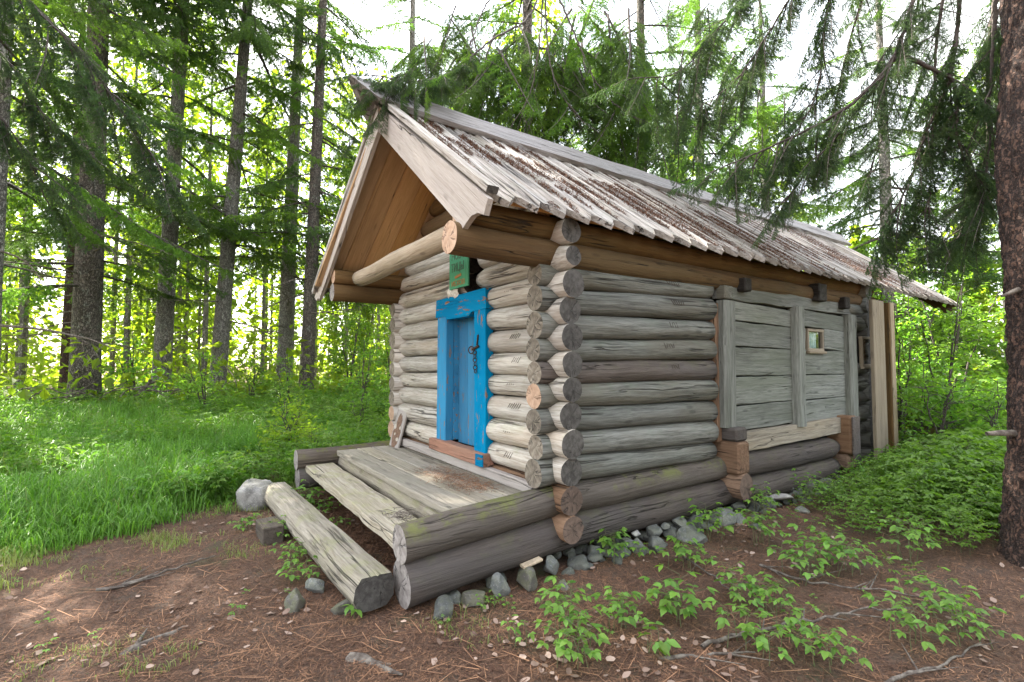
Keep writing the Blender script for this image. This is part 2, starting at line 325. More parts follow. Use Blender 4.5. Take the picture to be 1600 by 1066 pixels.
def mesh_np(name, V, groups, mats, tint=None, smooth=False):
    """groups: list of (faces int array (n,k), material index)"""
    me = D.meshes.new(name)
    V = np.asarray(V, dtype=np.float32)
    me.vertices.add(len(V)); me.vertices.foreach_set('co', V.ravel())
    groups = [(np.asarray(f, dtype=np.int32), mi) for f, mi in groups if len(f)]
    loops = np.concatenate([f.ravel() for f, _ in groups])
    tot = np.concatenate([np.full(len(f), f.shape[1], np.int32) for f, _ in groups])
    mi = np.concatenate([np.full(len(f), k, np.int32) for f, k in groups])
    start = np.concatenate([[0], np.cumsum(tot)[:-1]]).astype(np.int32)
    me.loops.add(len(loops)); me.loops.foreach_set('vertex_index', loops)
    me.polygons.add(len(tot)); me.polygons.foreach_set('loop_start', start); me.polygons.foreach_set('loop_total', tot)
    me.polygons.foreach_set('material_index', mi)
    me.update(calc_edges=True)
    me.polygons.foreach_set('use_smooth', np.full(len(tot), bool(smooth)))
    for x in mats: me.materials.append(x)
    if tint is not None:
        at = me.attributes.new('tint', 'FLOAT', 'FACE'); at.data.foreach_set('value', np.asarray(tint, np.float32))
    me.validate()
    return me

def mobj(name, me, parent=None, loc=None, rot=None, mw=None, scale=None):
    o = D.objects.new(name, me); link(o, parent)
    if mw is not None: o.matrix_basis = mw
    if loc is not None: o.location = loc
    if rot is not None: o.rotation_euler = rot
    if scale is not None: o.scale = scale if hasattr(scale, '__len__') else (scale,) * 3
    return o

def frame(d, up=Vector((0, 0, 1))):
    x = Vector(d).normalized()
    y = up.cross(x)
    if y.length < 1e-4: y = Vector((0, 1, 0))
    y.normalize(); z = x.cross(y)
    return Matrix((x, y, z)).transposed()

def log(name, pts, r0, r1, mat, end, parent, seg=24, wob=0.06, squash=1.0, flat=None, step=0.14, endmat2=None, round_end=0.0, bend=0.006):
    """a log along pts; local X runs along it, end faces get end grain"""
    pts = [Vector(p) for p in pts]
    o = pts[0]; Rm = frame(pts[-1] - pts[0]); Ri = Rm.transposed()
    loc = [Ri @ (p - o) for p in pts]
    L = loc[-1].x
    n = max(3, int(L / step))
    sd = random.random() * 100
    V = []
    for i in range(n + 1):
        t = i / n; x = t * L
        k = 0
        while k < len(loc) - 2 and loc[k + 1].x < x: k += 1
        u = (x - loc[k].x) / max(1e-6, loc[k + 1].x - loc[k].x)
        c = loc[k].lerp(loc[k + 1], min(1, max(0, u)))
        r = r0 + (r1 - r0) * t
        if round_end:
            dd = min(x, L - x)
            if dd < round_end: r *= 0.72 + 0.28 * math.sqrt(max(0, 1 - (1 - dd / round_end) ** 2))
        cy = c.y + bend * noise.noise((x * 1.3, sd, 0)) * 2; cz = c.z + bend * noise.noise((x * 1.3, sd, 7)) * 2
        for j in range(seg):
            th = 2 * math.pi * j / seg
            q = r * (1 + wob * noise.noise((x * 1.6 + sd, math.cos(th) * 1.3, math.sin(th) * 1.3)) + wob * 0.5 * noise.noise((x * 5 + sd, math.cos(th) * 3, math.sin(th) * 3)))
            yy = math.cos(th) * q; zz = math.sin(th) * q * squash
            if flat is not None:
                zz = min(zz, flat)
            V.append((c.x, cy + yy, cz + zz))
    F = []
    for i in range(n):
        for j in range(seg):
            a = i * seg + j; b2 = i * seg + (j + 1) % seg
            F.append((a, b2, b2 + seg, a + seg))
    # end caps: ring of triangles around an own centre so that they stay flat shaded
    V = np.array(V)
    nV = len(V)
    V = np.vstack([V, V[:seg].mean(0), V[-seg:].mean(0)])
    c0 = [(nV, (j + 1) % seg, j) for j in range(seg)]
    c1 = [(nV + 1, n * seg + j, n * seg + (j + 1) % seg) for j in range(seg)]
    me = mesh_np(name, V, [(F, 0), (c0, 1), (c1, 2 if endmat2 else 1)], [M[mat], M[end]] + ([M[endmat2]] if endmat2 else []), smooth=True)
    sm = np.ones(len(F) + 2 * seg, bool); sm[len(F):] = False
    me.polygons.foreach_set('use_smooth', sm)
    mw = Rm.to_4x4(); mw.translation = o
    return mobj(name, me, parent, mw=mw)

def plank(name, p0, p1, w, t, mat, parent, side=None, end=None, n=16, rag=0.004, up=Vector((0, 0, 1)), taper=0.0, prof=None, bev=0.006):
    """board from p0 to p1 (centre line); width w along local Y, thickness t along local Z"""
    p0 = Vector(p0); p1 = Vector(p1)
    Rm = frame(p1 - p0, up); L = (p1 - p0).length
    sd = random.random() * 99
    bv = min(bev, t * 0.3, w * 0.3)
    cs = [(-w / 2 + bv, -t / 2), (w / 2 - bv, -t / 2), (w / 2, -t / 2 + bv), (w / 2, t / 2 - bv), (w / 2 - bv, t / 2), (w / 4, t / 2), (0, t / 2), (-w / 4, t / 2), (-w / 2 + bv, t / 2), (-w / 2, t / 2 - bv), (-w / 2, -t / 2 + bv)]
    if prof: cs = prof
    k = len(cs)
    V = []
    for i in range(n + 1):
        x = L * i / n
        ey = rag * (noise.noise((x * 3, sd, 1)) + 0.5 * noise.noise((x * 9, sd, 1))); ey2 = rag * (noise.noise((x * 3, sd, 5)) + 0.5 * noise.noise((x * 9, sd, 5)))
        ez = rag * 0.7 * noise.noise((x * 4, sd, 9))
        for (y, z) in cs:
            V.append((x, y * (1 - taper * i / n) + (ey if y > 0 else ey2 if y < 0 else 0), z + (ez if z > 0 else -ez * 0.3)))
    F = [(i * k + j, i * k + (j + 1) % k, (i + 1) * k + (j + 1) % k, (i + 1) * k + j) for i in range(n) for j in range(k)]
    caps = [np.array([list(range(k))[::-1]]), np.array([[n * k + j for j in range(k)]])]
    me = mesh_np(name, V, [(F, 0), (caps[0], 1), (caps[1], 1)], [M[mat], M[end or mat]])
    mw = Rm.to_4x4(); mw.translation = p0
    return mobj(name, me, parent, mw=mw)

def prism(name, poly, thick, mw, mat, parent, edge=None):
    """flat outline poly (x,y) extruded to +z"""
    k = len(poly)
    V = [(x, y, 0) for x, y in poly] + [(x, y, thick) for x, y in poly]
    me = mesh_np(name, V, [(np.array([list(range(k))[::-1]]), 0), (np.array([list(range(k, 2 * k))]), 0), ([(j, (j + 1) % k, k + (j + 1) % k, k + j) for j in range(k)], 1)], [M[mat], M[edge or mat]])
    return mobj(name, me, parent, mw=mw)

def box(name, c, s, mat, parent=None, rotz=0.0, bev=0.004, rot=None):
    import bmesh
    bm = bmesh.new(); bmesh.ops.create_cube(bm, size=1)
    for v in bm.verts: v.co = Vector((v.co.x * s[0], v.co.y * s[1], v.co.z * s[2]))
    if bev: bmesh.ops.bevel(bm, geom=bm.edges[:], offset=min(bev, min(s) * 0.25), segments=1, affect='EDGES')
    me = D.meshes.new(name); bm.to_mesh(me); bm.free(); me.materials.append(M[mat])
    return mobj(name, me, parent, loc=c, rot=rot or (0, 0, rotz))

def tube_data(pts, rads, seg=6, wob=0.0, seed=0):
    pts = np.asarray(pts, float); n = len(pts)
    V = []; prev = None
    tang = np.gradient(pts, axis=0)
    tang /= np.linalg.norm(tang, axis=1)[:, None] + 1e-9
    ref = np.array([0, 0, 1.0]) if abs(tang[0][2]) < 0.9 else np.array([1.0, 0, 0])
    u = np.cross(tang[0], ref); u /= np.linalg.norm(u)
    for i in range(n):
        u = u - tang[i] * (u @ tang[i]); u /= np.linalg.norm(u) + 1e-9
        v = np.cross(tang[i], u)
        for j in range(seg):
            th = 2 * math.pi * j / seg
            r = rads[i]
            if wob: r *= 1 + wob * noise.noise((i * 0.7 + seed, math.cos(th) * 2, math.sin(th) * 2))
            V.append(pts[i] + (u * math.cos(th) + v * math.sin(th)) * r)
    F = [(i * seg + j, i * seg + (j + 1) % seg, (i + 1) * seg + (j + 1) % seg, (i + 1) * seg + j) for i in range(n - 1) for j in range(seg)]
    return np.array(V), np.array(F, dtype=np.int32)

def tubes(name, lst, mat, parent=None, loc=None, smooth=True):
    Vs, Fs, o = [], [], 0
    for pts, rads, seg, wob in lst:
        V, F = tube_data(pts, rads, seg, wob, random.random() * 50)
        Vs.append(V); Fs.append(F + o); o += len(V)
    V = np.vstack(Vs)
    if loc is not None: V = V - np.asarray(loc)
    me = mesh_np(name, V, [(np.vstack(Fs), 0)], [M[mat]], smooth=smooth)
    return mobj(name, me, parent, loc=loc)

def smooth01(x): x = np.clip(x, 0, 1); return x * x * (3 - 2 * x)
def ground_z(x, y):
    x = np.asarray(x, float); y = np.asarray(y, float)
    z = 0.42 * smooth01((-x - 3.0) / 9.0) + 0.14 * smooth01(y / 6.0) + 0.25 * smooth01((y - 8) / 14)
    z = z + 0.025 * np.sin(x * 1.7 + y * 0.6) * np.cos(y * 1.3 - x * 0.5) * smooth01((np.abs(x + 1.5) - 1.9) / 1.0 + smooth01((-y - 1.4) / 1.0))
    return z
def gz(x, y): return float(ground_z(x, y))

# ---------------------------------------------------------------- ground
def grid_ax(n, rng_): 
    t = np.linspace(-1, 1, n); return np.sign(t) * (np.abs(t) ** 2.6) * rng_
def axis(lo, hi, step):
    far = 400 * (np.linspace(0, 1, 46)[1:] ** 3.2)
    return np.concatenate([(lo - far)[::-1], np.arange(lo, hi, step), hi + far])
gx = axis(-4.5, 3.6, 0.045); gy = axis(-3.8, 4.5, 0.045)
X, Y = np.meshgrid(gx, gy, indexing='ij')
def bumps(x, y):
    return np.array([noise.noise((a * 2.3, b2 * 2.3, 0)) * 0.028 + noise.noise((a * 8, b2 * 8, 3)) * 0.014 if abs(a) < 14 and abs(b2) < 12 else 0.0 for a, b2 in zip(np.ravel(x), np.ravel(y))])
Z = ground_z(X, Y) + bumps(X, Y).reshape(X.shape)
idx = np.arange(X.size).reshape(X.shape)
F = np.stack([idx[:-1, :-1], idx[1:, :-1], idx[1:, 1:], idx[:-1, 1:]], -1).reshape(-1, 4)
tag(mobj('ground', mesh_np('ground', np.stack([X, Y, Z], -1).reshape(-1, 3), [(F, 0)], [M['floor']], smooth=True)), kind='structure')

# ---------------------------------------------------------------- the log cabin
CAB = empty('log_cabin', (0, 0, 0), 'weathered log cabin with a blue door and a plank roof under the spruces', 'cabin')
WL = -3.02
Fj = [0.21, 0.405, 0.61, 0.81, 1.02, 1.225, 1.405, 1.595, 1.795, 1.995, 2.2, 2.40, 2.585]      # front joints
Sj0 = [0.109, 0.382, 0.59, 0.798, 0.979, 1.165, 1.348, 1.521, 1.695, 1.895, 2.086, 2.262]        # side joints at the corner
Sj1 = [0.115, 0.375, 0.585, 0.742, 0.952, 1.145, 1.353, 1.546, 1.742, 1.926, 2.143, 2.30]        # and at the first post
DL, DR = -1.83, -0.835
def notches(o, L, x, z, r, axis, k):
    """row of short cut marks on a log"""
    for i in range(k):
        s = random.uniform(0.8, 1.2)
        if axis == 'x':
            b2 = box('notch_mark', (0, 0, 0), (0.0042, 0.003, 0.05 * s), 'notch', None, bev=0)
            w = Matrix.Translation((x + i * 0.03, -r * 0.93, z + 0.035)) @ Matrix.Rotation(-0.42, 4, 'X') @ Matrix.Rotation(0.35, 4, 'Y')
        else:
            b2 = box('notch_mark', (0, 0, 0), (0.003, 0.0042, 0.05 * s), 'notch', None, bev=0)
            w = Matrix.Translation((r * 0.93, x + i * 0.03, z + 0.035)) @ Matrix.Rotation(-0.42, 4, 'Y') @ Matrix.Rotation(random.uniform(-.3, .5), 4, 'X')
        b2.parent = o; b2.matrix_basis = o.matrix_basis.inverted() @ w

for i in range(len(Fj) - 1):
    z = (Fj[i] + Fj[i + 1]) / 2; r = (Fj[i + 1] - Fj[i]) / 2 * 1.015
    mat, end = ('red', 'end_red') if i < 2 else ('front', 'end_dark')
    xr = 0.2 + random.uniform(-0.015, 0.02); xl = WL - 0.17 + random.uniform(-0.03, 0.03)
    if 2 <= i <= 9:
        log('wall_log', [(xl, 0, z), (DL + 0.03, 0, z)], r, r * 0.97, mat, end, CAB)
        a = log('wall_log', [(DR - 0.03, 0, z), (xr, 0, z)], r * 0.97, r, mat, end, CAB)
        if i <= 9: notches(a, 0, -0.5 + random.uniform(-.06, .06), z, r, 'x', random.randint(4, 6))
    elif i == 10:
        log('wall_log', [(xl, 0, z), (-1.28, 0, z - 0.01)], r, r, mat, end, CAB)
        log('wall_log', [(-1.09, 0, z), (xr, 0, z)], r, r, mat, end, CAB, round_end=0.06)
    elif i == 11:
        log('wall_log', [(xl, 0, z), (-1.28, 0, z)], r, r, mat, end, CAB)
        log('wall_log', [(-1.03, 0, z - 0.01), (xr, 0, z)], r, r, mat, end, CAB, endmat2='end_dark')
    else:
        log('wall_log', [(xl, 0, z), (xr, 0, z)], r, r, mat, end, CAB)
# gable logs
for k in range(6):
    z = 2.69 + 0.19 * k; hw = 1.38 - 0.24 * k
    if hw > 0.15: log('gable_log', [(-1.55 - hw, 0.02, z), (-1.55 + hw, 0.02, z)], 0.103, 0.1, 'brown' if k > 1 else 'front', 'end_fresh', CAB, round_end=0.08)

# side wall, first bay (round logs), corner ends stick out in front
for i in range(2, len(Sj0) - 1):
    z0 = (Sj0[i] + Sj0[i + 1]) / 2; z1 = (Sj1[i] + Sj1[i + 1]) / 2
    r0 = (Sj0[i + 1] - Sj0[i]) / 2 * 1.01; r1 = (Sj1[i + 1] - Sj1[i]) / 2 * 1.01
    e1 = 'end_fresh' if i in (5,) else 'end_front'
    mat = 'side' if i != 6 else 'base'
    a = log('wall_log', [(0, -0.2 + random.uniform(-0.015, 0.015), z0), (0, 0.2, z0), (0, 1.93, z1)], r0, r1, mat, e1, CAB, endmat2='end_dark')
    if i >= 5: notches(a, 0, 1.25 + random.uniform(-.1, .1), z0 * 0.35 + z1 * 0.65, r1, 'y', random.randint(4, 6))
    # left wall: same courses
    log('wall_log', [(WL, -0.17, z0), (WL, 5.3, z0)], r0, r0, 'front', 'end_front' if i > 3 else 'end_fresh', CAB, step=0.5, seg=14)
# sleepers: the two lowest side logs run on under the porch
log('sill_log', [(0.0, -1.22, 0.148), (0, -0.1, 0.235), (0, 2.0, 0.245), (0.0, 2.3, 0.245)], 0.142, 0.138, 'base', 'end_sleeper', CAB, step=0.1, seg=28)
log('sill_log', [(0.0, -1.235, 0.39), (0, -0.1, 0.475), (0, 2.2, 0.482)], 0.118, 0.112, 'sleeper', 'end_sleeper', CAB, step=0.1, seg=28)
log('sill_log', [(WL - 0.05, -1.24, 0.22), (WL - 0.05, 5.3, 0.26)], 0.13, 0.13, 'base', 'end_sleeper', CAB, step=0.2)
log('sill_log', [(WL - 0.05, -1.26, 0.42), (WL - 0.05, 5.3, 0.475)], 0.115, 0.112, 'sleeper', 'end_sleeper', CAB, step=0.2)
# second bay sill logs
log('sill_log', [(0.02, 2.2, 0.20), (0.02, 4.42, 0.235)], 0.142, 0.13, 'base', 'end_dark', CAB, round_end=0.06)
log('sill_log', [(0.02, 2.2, 0.475), (0.02, 4.42, 0.475)], 0.132, 0.128, 'base', 'end_dark', CAB, round_end=0.06)
# cross wall ends
log('cross_wall_log', [(-0.35, 2.13, 0.33), (0.25, 2.13, 0.33)], 0.105, 0.108, 'red', 'end_red', CAB, squash=1.15)
box('cross_wall_beam', (-0.05, 2.13, 0.60), (0.58, 0.19, 0.31), 'red', CAB, bev=0.02)
box('cross_wall_beam', (-0.052, 2.12, 0.825), (0.56, 0.19, 0.13), 'base', CAB, bev=0.02)
box('cross_wall_beam', (-0.05, 4.54, 0.63), (0.58, 0.2, 0.47), 'red', CAB, bev=0.03)
box('cross_wall_beam', (0.245, 4.54, 0.63), (0.02, 0.19, 0.46), 'base', CAB, bev=0.008)
box('cross_wall_beam', (-0.05, 4.54, 0.30), (0.5, 0.2, 0.18), 'red', CAB, bev=0.03)
for zz, hh in ((0.50, 0.17), (0.32, 0.16), (0.72, 0.17)):
    plank('sill_plank', (0.085, 4.66, zz), (0.085, 5.0, zz), hh, 0.06, 'side', CAB, up=Vector((1, 0, 0)))
plank('sill_plank', (0.075, 2.24, 0.715), (0.075, 4.9, 0.755), 0.19, 0.09, 'sillp', CAB, up=Vector((1, 0, 0)), rag=0.01)
# hewn wall planks of bays two and three, window opening in the fourth course
cour = [(0.81, 1.07), (1.075, 1.367), (1.372, 1.672), (1.677, 1.935), (1.94, 2.145)]
for k, (za, zb) in enumerate(cour):
    sl_ = 0.012 * (k - 2)
    for (ya, yb) in ((2.13, 3.44), (3.52, 4.72)):
        segs = [(ya, yb)]
        if k == 3 and ya > 3: segs = [(3.52, 3.715), (4.185, 4.72)]
        for (u, v) in segs:
            plank('wall_plank', (0.035, u, (za + zb) / 2 + 0.01), (0.035, v, (za + zb) / 2 - sl_), zb - za - 0.012, 0.07, 'plank', CAB, up=Vector((1, 0, 0)), rag=0.007)
plank('wall_plank', (0.04, 2.02, 2.235), (0.04, 5.36, 2.225), 0.165, 0.09, 'plank', CAB, up=Vector((1, 0, 0)), rag=0.012, n=30)
# near-black sheets behind planks and logs, the void's shade put into their colour
box('void_shade_sheet', (-0.06, 2.7, 1.3), (0.04, 5.2, 2.2), 'dark', CAB, bev=0)
box('void_shade_sheet', (-0.5, 0.045, 1.3), (0.9, 0.04, 2.3), 'dark', CAB, bev=0)
box('void_shade_sheet', (-2.4, 0.045, 1.3), (1.1, 0.04, 2.3), 'dark', CAB, bev=0)
box('void_shade_sheet', (-1.15, 0.11, 1.55), (1.4, 0.04, 2.0), 'dark', CAB, bev=0)
# posts
for (y, w, za, zb, t) in ((2.105, 0.19, 0.885, 2.13, 0.12), (3.485, 0.175, 0.80, 2.16, 0.13), (4.825, 0.19, 0.835, 2.14, 0.13)):
    plank('wall_post', (0.085, y - 0.015, za), (0.085, y, zb), w, t, 'plank', CAB, up=Vector((1, 0, 0)), rag=0.009, n=20, bev=0.025)
box('post_block', (0.09, 2.09, 2.21), (0.10, 0.15, 0.13), 'side', CAB, bev=0.01)
plank('wall_post', (0.02, 2.0, 0.75), (0.02, 1.975, 2.1), 0.07, 0.1, 'red', CAB, up=Vector((1, 0, 0)))
# third bay round logs
for i in range(2, len(Sj0) - 1):
    z = (Sj1[i] + Sj1[i + 1]) / 2; r = (Sj1[i + 1] - Sj1[i]) / 2 * 1.01
    if 1.45 < z < 1.88: continue
    log('wall_log', [(0.03, 4.85, z), (0.03, 5.42, z)], r, r, 'side', 'end_dark', CAB, round_end=0.08, step=0.06)
log('wall_log', [(-0.09, 4.85, 1.65), (-0.09, 5.42, 1.65)], 0.1, 0.1, 'dark', 'end_dark', CAB)  # near-black log behind the window, recess shade put into its colour
# corner boards at the far end
plank('corner_board', (0.30, 5.11, 0.12), (0.30, 5.11, 2.33), 0.35, 0.045, 'fresh2', CAB, up=Vector((1, 0, 0)), rag=0.002)
plank('corner_board', (0.14, 5.5, 0.12), (0.14, 5.5, 2.33), 0.34, 0.04, 'brown', CAB, up=Vector((0, 1, 0)), rag=0.002)
plank('corner_board', (0.30, 5.57, 0.12), (0.30, 5.57, 2.33), 0.12, 0.04, 'fresh2', CAB, up=Vector((1, 0, 0)), rag=0.002)
# rear wall
for i in range(len(Fj) - 1):
    z = (Fj[i] + Fj[i + 1]) / 2
    log('wall_log', [(WL - 0.15, 5.3, z), (0.15, 5.3, z)], 0.105, 0.105, 'side', 'end_dark', CAB, step=0.6, seg=12)
# eave plates, right and left, running out over the porch
log('eave_log', [(0, -0.91, 2.348), (0, 0.3, 2.335), (0, 5.7, 2.36)], 0.112, 0.105, 'brown', 'end_fresh', CAB, step=0.2, seg=26)
log('eave_log', [(0.0, -0.835, 2.53), (0, 5.65, 2.53)], 0.098, 0.098, 'brown', 'end_fresh', CAB, step=0.2)
log('eave_log', [(WL - 0.04, -0.90, 2.35), (WL - 0.04, 5.6, 2.35)], 0.105, 0.105, 'brown', 'end_sleeper', CAB, step=0.2)
log('eave_log', [(WL + 0.0, -0.90, 2.535), (WL + 0.0, 5.6, 2.535)], 0.085, 0.09, 'brown', 'end_fresh', CAB, step=0.2)
log('canopy_beam', [(-2.78, -0.66, 2.492), (-0.05, -0.64, 2.505)], 0.088, 0.092, 'beam', 'end_fresh', CAB)
for (y, z, s) in ((2.38, 2.31, 0.13), (3.97, 2.36, 0.20), (4.62, 2.28, 0.14)):
    box('beam_end', (0.02, y, z), (0.30, s, s * 1.05), 'darkbeam', CAB, bev=0.012)

# ---- roof
RX, RZ = -1.55, 3.93
def roof_boards(side):
    n_ = 39
    for k in range(n_):
        ye = -0.655 + 0.2335 * k
        yr = ye - 0.045
        if side < 0: ye = -0.93 + 0.236 * k; yr = -0.755 + 0.2335 * k
        xe, ze = (0.33, 2.512 - 0.006 * k * 0.2335) if side > 0 else (-3.52, 2.345 + 0.004 * k * 0.2335)
        p_r = Vector((RX, yr, RZ)); p_e = Vector((xe, ye, ze))
        d = (p_e - p_r); L = d.length; d.normalize()
        yv = Vector((0, 1, 0)); yv = (yv - d * yv.dot(d)).normalized()
        nrm = d.cross(yv) 
        if nrm.z < 0: nrm = -nrm
        Rm = Matrix((d, nrm.cross(d), nrm)).transposed()
        mw = Rm.to_4x4(); mw.translation = p_r + nrm * random.uniform(-0.004, 0.006)
        # top board: hollowed section, pointed lower end
        w = 0.221
        prof = [(-w / 2, 0.0), (-w / 2, 0.042), (-w / 2 + 0.03, 0.048), (-w / 2 + 0.05, 0.026), (-0.02, 0.02), (0.0, 0.038), (0.02, 0.02), (w / 2 - 0.05, 0.026), (w / 2 - 0.03, 0.048), (w / 2, 0.042), (w / 2, 0.0)]
        kk = len(prof); nl = 8
        tip = 0.15 + random.uniform(-0.02, 0.02); sd = random.random() * 90
        V = []
        for i in range(nl + 1):
            for (y, z) in prof:
                xend = L - tip * abs(y) / (w / 2)
                x = xend * i / nl
                V.append((x, y + 0.004 * noise.noise((x * 2, sd, y * 9)), z + 0.006 * noise.noise((x * 1.5, sd, 4))))
        F_ = [(i * kk + j, (i + 1) * kk + j, (i + 1) * kk + (j + 1) % kk, i * kk + (j + 1) % kk) for i in range(nl) for j in range(kk)]
        # end faces as quads between top and bottom outlines, through the tip
        ring = [nl * kk + j for j in range(kk)]
        V = V + [(L, 0, 0.0)]
        tb = len(V) - 1
        endf = [[ring[1], ring[0], tb, ring[5]], [ring[5], tb, ring[10], ring[9]]]
        left = [[ring[1], ring[5], ring[2]], [ring[2], ring[5], ring[3]], [ring[3], ring[5], ring[4]], [ring[5], ring[6], ring[7]], [ring[5], ring[7], ring[8]], [ring[5], ring[8], ring[9]]]
        me = mesh_np('roof_board', V, [(F_, 0), (endf, 1), (left, 1)], [M['roof'], M['roof']])
        o = mobj('roof_board', me, CAB, mw=mw)
        # under board, brown from below
        plank('roof_under_board', p_r + nrm * -0.022, p_e - d * 0.20 + nrm * -0.022, 0.23, 0.034, 'soffit' if k < 6 else 'brown', CAB, up=nrm, rag=0.0015, n=6)
roof_boards(1); roof_boards(-1)

# ridge cap: hewn beam with a prow at the front
rc = [(-0.03, 0.185), (0.03, 0.185), (0.225, -0.055), (0.19, -0.095), (0.0, 0.09), (-0.19, -0.095), (-0.225, -0.055)]
V = []; ny = 44
for i in range(ny + 1):
    t = i / ny
    for j, (x, z) in enumerate(rc):
        y0 = -1.17 + (0.185 - z) * 0.9
        y = y0 + (8.62 - y0) * t
        wz = 0.012 * noise.noise((y * 1.7, j, 2)); wx = (0.02 * noise.noise((y * 2.6, 3, j)) if j in (2, 3) else 0)
        V.append((RX + x + wx, y, RZ + z + wz - wx * 1.2 + (0.03 * max(0, 1 - t * 8))))
k = len(rc)
F_ = [(i * k + j, i * k + (j + 1) % k, (i + 1) * k + (j + 1) % k, (i + 1) * k + j) for i in range(ny) for j in range(k)]
Vr = np.array([(v[1], v[0], v[2]) for v in V])            # local X along the beam
capA = [[0, 1, 4], [1, 2, 3], [1, 3, 4], [0, 4, 5], [0, 5, 6]]
capB = [[ny * k + c for c in f][::-1] for f in capA]
mw = Matrix(((0, 1, 0, 0), (1, 0, 0, 0), (0, 0, 1, 0), (0, 0, 0, 1)))
me = mesh_np('ridge_cap', np.array(V), [(F_, 0), (capA, 0), (capB, 0)], [M['ridge']])
# rotate the mesh so that grain (local X) runs along world Y
for v in me.vertices: v.co = Vector((v.co.y, -v.co.x, v.co.z))
mobj('ridge_cap', me, CAB, rot=(0, 0, math.pi / 2))

# bargeboards
def barge(poly, y0, k, thick, mat):
    # poly in (x, z); plane y = y0 + k*(x+1.5)
    a = Vector(poly[0]); 
    V = []
    for s in (0, 1):
        for (x, z) in poly: V.append((x, y0 + k * (x + 1.55) + s * thick, z))
    n_ = len(poly)
    d = Vector((poly[-1][0] - poly[0][0], 0, poly[-1][1] - poly[0][1]))
    me = mesh_np('barge_board', V, [([list(range(n_))], 0), ([list(range(n_, 2 * n_))[::-1]], 0), ([(j, (j + 1) % n_, n_ + (j + 1) % n_, n_ + j) for j in range(n_)], 0)], [M[mat]])
    return me
def barge_obj(poly, dirv, y0, k, thick, mat):
    me = barge(poly, y0, k, thick, mat)
    Rm = frame(Vector(dirv)).to_4x4()
    me.transform(Rm.inverted())
    return mobj('barge_board', me, CAB, mw=Rm)
BR = [(-1.557, 3.695), (0.107, 2.393), (0.15, 2.417), (0.225, 2.449), (0.298, 2.447), (0.345, 2.431), (0.376, 2.415), (0.428, 2.505)]
barge_obj(BR + [(-1.55, 3.94)], (0.78, 0.0, -0.62), -0.865, 0.0, 0.04, 'fresh')
barge_obj([(-1.557, 3.695), (-3.397, 2.287), (-3.43, 2.32), (-3.46, 2.312), (-3.52, 2.29), (-3.60, 2.345), (-1.557, 3.94)][::-1], (-0.78, 0.0, -0.62), -0.885, 0.045, 0.04, 'fresh')
plank('barge_trim', (-1.5, -0.835, 3.975), (0.40, -0.815, 2.575), 0.085, 0.05, 'roof', CAB, up=Vector((0.62, 0, 0.78)), end='end_dark')
plank('barge_trim', (-1.6, -0.845, 3.975), (-3.58, -0.97, 2.40), 0.10, 0.055, 'roof', CAB, up=Vector((-0.62, 0, 0.78)))
# rear barge of the right slope
plank('barge_board', (-1.5, 8.45, 3.80), (0.27, 8.30, 2.40), 0.2, 0.04, 'brown', CAB, up=Vector((0, 1, 0)))

# ---- door
plank('door_jamb', (-1.725, -0.075, 0.72), (-1.72, -0.075, 1.985), 0.205, 0.09, 'blue', CAB, up=Vector((0, -1, 0)), rag=0.003)
plank('door_jamb', (-0.935, -0.075, 0.69), (-0.945, -0.075, 2.00), 0.20, 0.09, 'blue', CAB, up=Vector((0, -1, 0)), rag=0.003)
prism('door_lintel', [(-1.86, 1.99), (-1.63, 1.985), (-1.60, 1.955), (-1.14, 1.955), (-1.09, 1.99), (-0.82, 2.0), (-0.835, 2.185), (-1.845, 2.175)], 0.10, Matrix(((1, 0, 0, 0), (0, 0, 1, -0.125), (0, 1, 0, 0), (0, 0, 0, 1))), 'blue', CAB)
box('door_reveal', (-1.637, 0.055, 1.36), (0.03, 0.17, 1.27), 'blue', CAB)
box('door_reveal', (-1.025, 0.055, 1.35), (0.03, 0.17, 1.25), 'blue', CAB)
box('door_reveal', (-1.36, 0.055, 1.985), (0.6, 0.17, 0.03), 'blue', CAB)
door = box('door', (-1.33, 0.095, 1.35), (0.58, 0.02, 1.26), 'blue', CAB, bev=0.002)
for (xa, w) in ((-1.525, 0.19), (-1.235, 0.385)):
    p = plank('door_plank', (xa, 0.05, 0.70), (xa, 0.05, 1.97), w, 0.045, 'blue', None, up=Vector((0, -1, 0)), rag=0.0015)
    p.parent = door; p.matrix_basis = Matrix.Translation(-Vector(door.location)) @ p.matrix_basis
plank('door_sill', (-1.93, -0.105, 0.665), (-0.80, -0.105, 0.655), 0.115, 0.11, 'worn_sill', CAB, rag=0.008, up=Vector((0, -1, 0)))
box('sill_paint_patch', (-0.86, -0.166, 0.65), (0.13, 0.012, 0.105), 'blue', CAB)
plank('threshold_board', (-2.9, -0.105, 0.565), (-0.12, -0.105, 0.545), 0.085, 0.06, 'fresh', CAB, up=Vector((0, -1, 0)))
def torus_part(name, c, R_, r_, rot, parent, seg=14):
    V, F = [], []
    for i in range(seg):
        a = 2 * math.pi * i / seg
        for j in range(6):
            b_ = 2 * math.pi * j / 6
            V.append(((R_ + r_ * math.cos(b_)) * math.cos(a), (R_ + r_ * math.cos(b_)) * math.sin(a), r_ * math.sin(b_)))
            F.append((i * 6 + j, ((i + 1) % seg) * 6 + j, ((i + 1) % seg) * 6 + (j + 1) % 6, i * 6 + (j + 1) % 6))
    me = mesh_np(name, V, [(F, 0)], [M['iron']], smooth=True)
    o = mobj(name, me, parent, rot=rot); o.location = Vector(c) - Vector(parent.location)
    return o
torus_part('door_ring', (-1.05, -0.145, 1.63), 0.033, 0.006, (math.pi / 2, 0, 0.3), door)
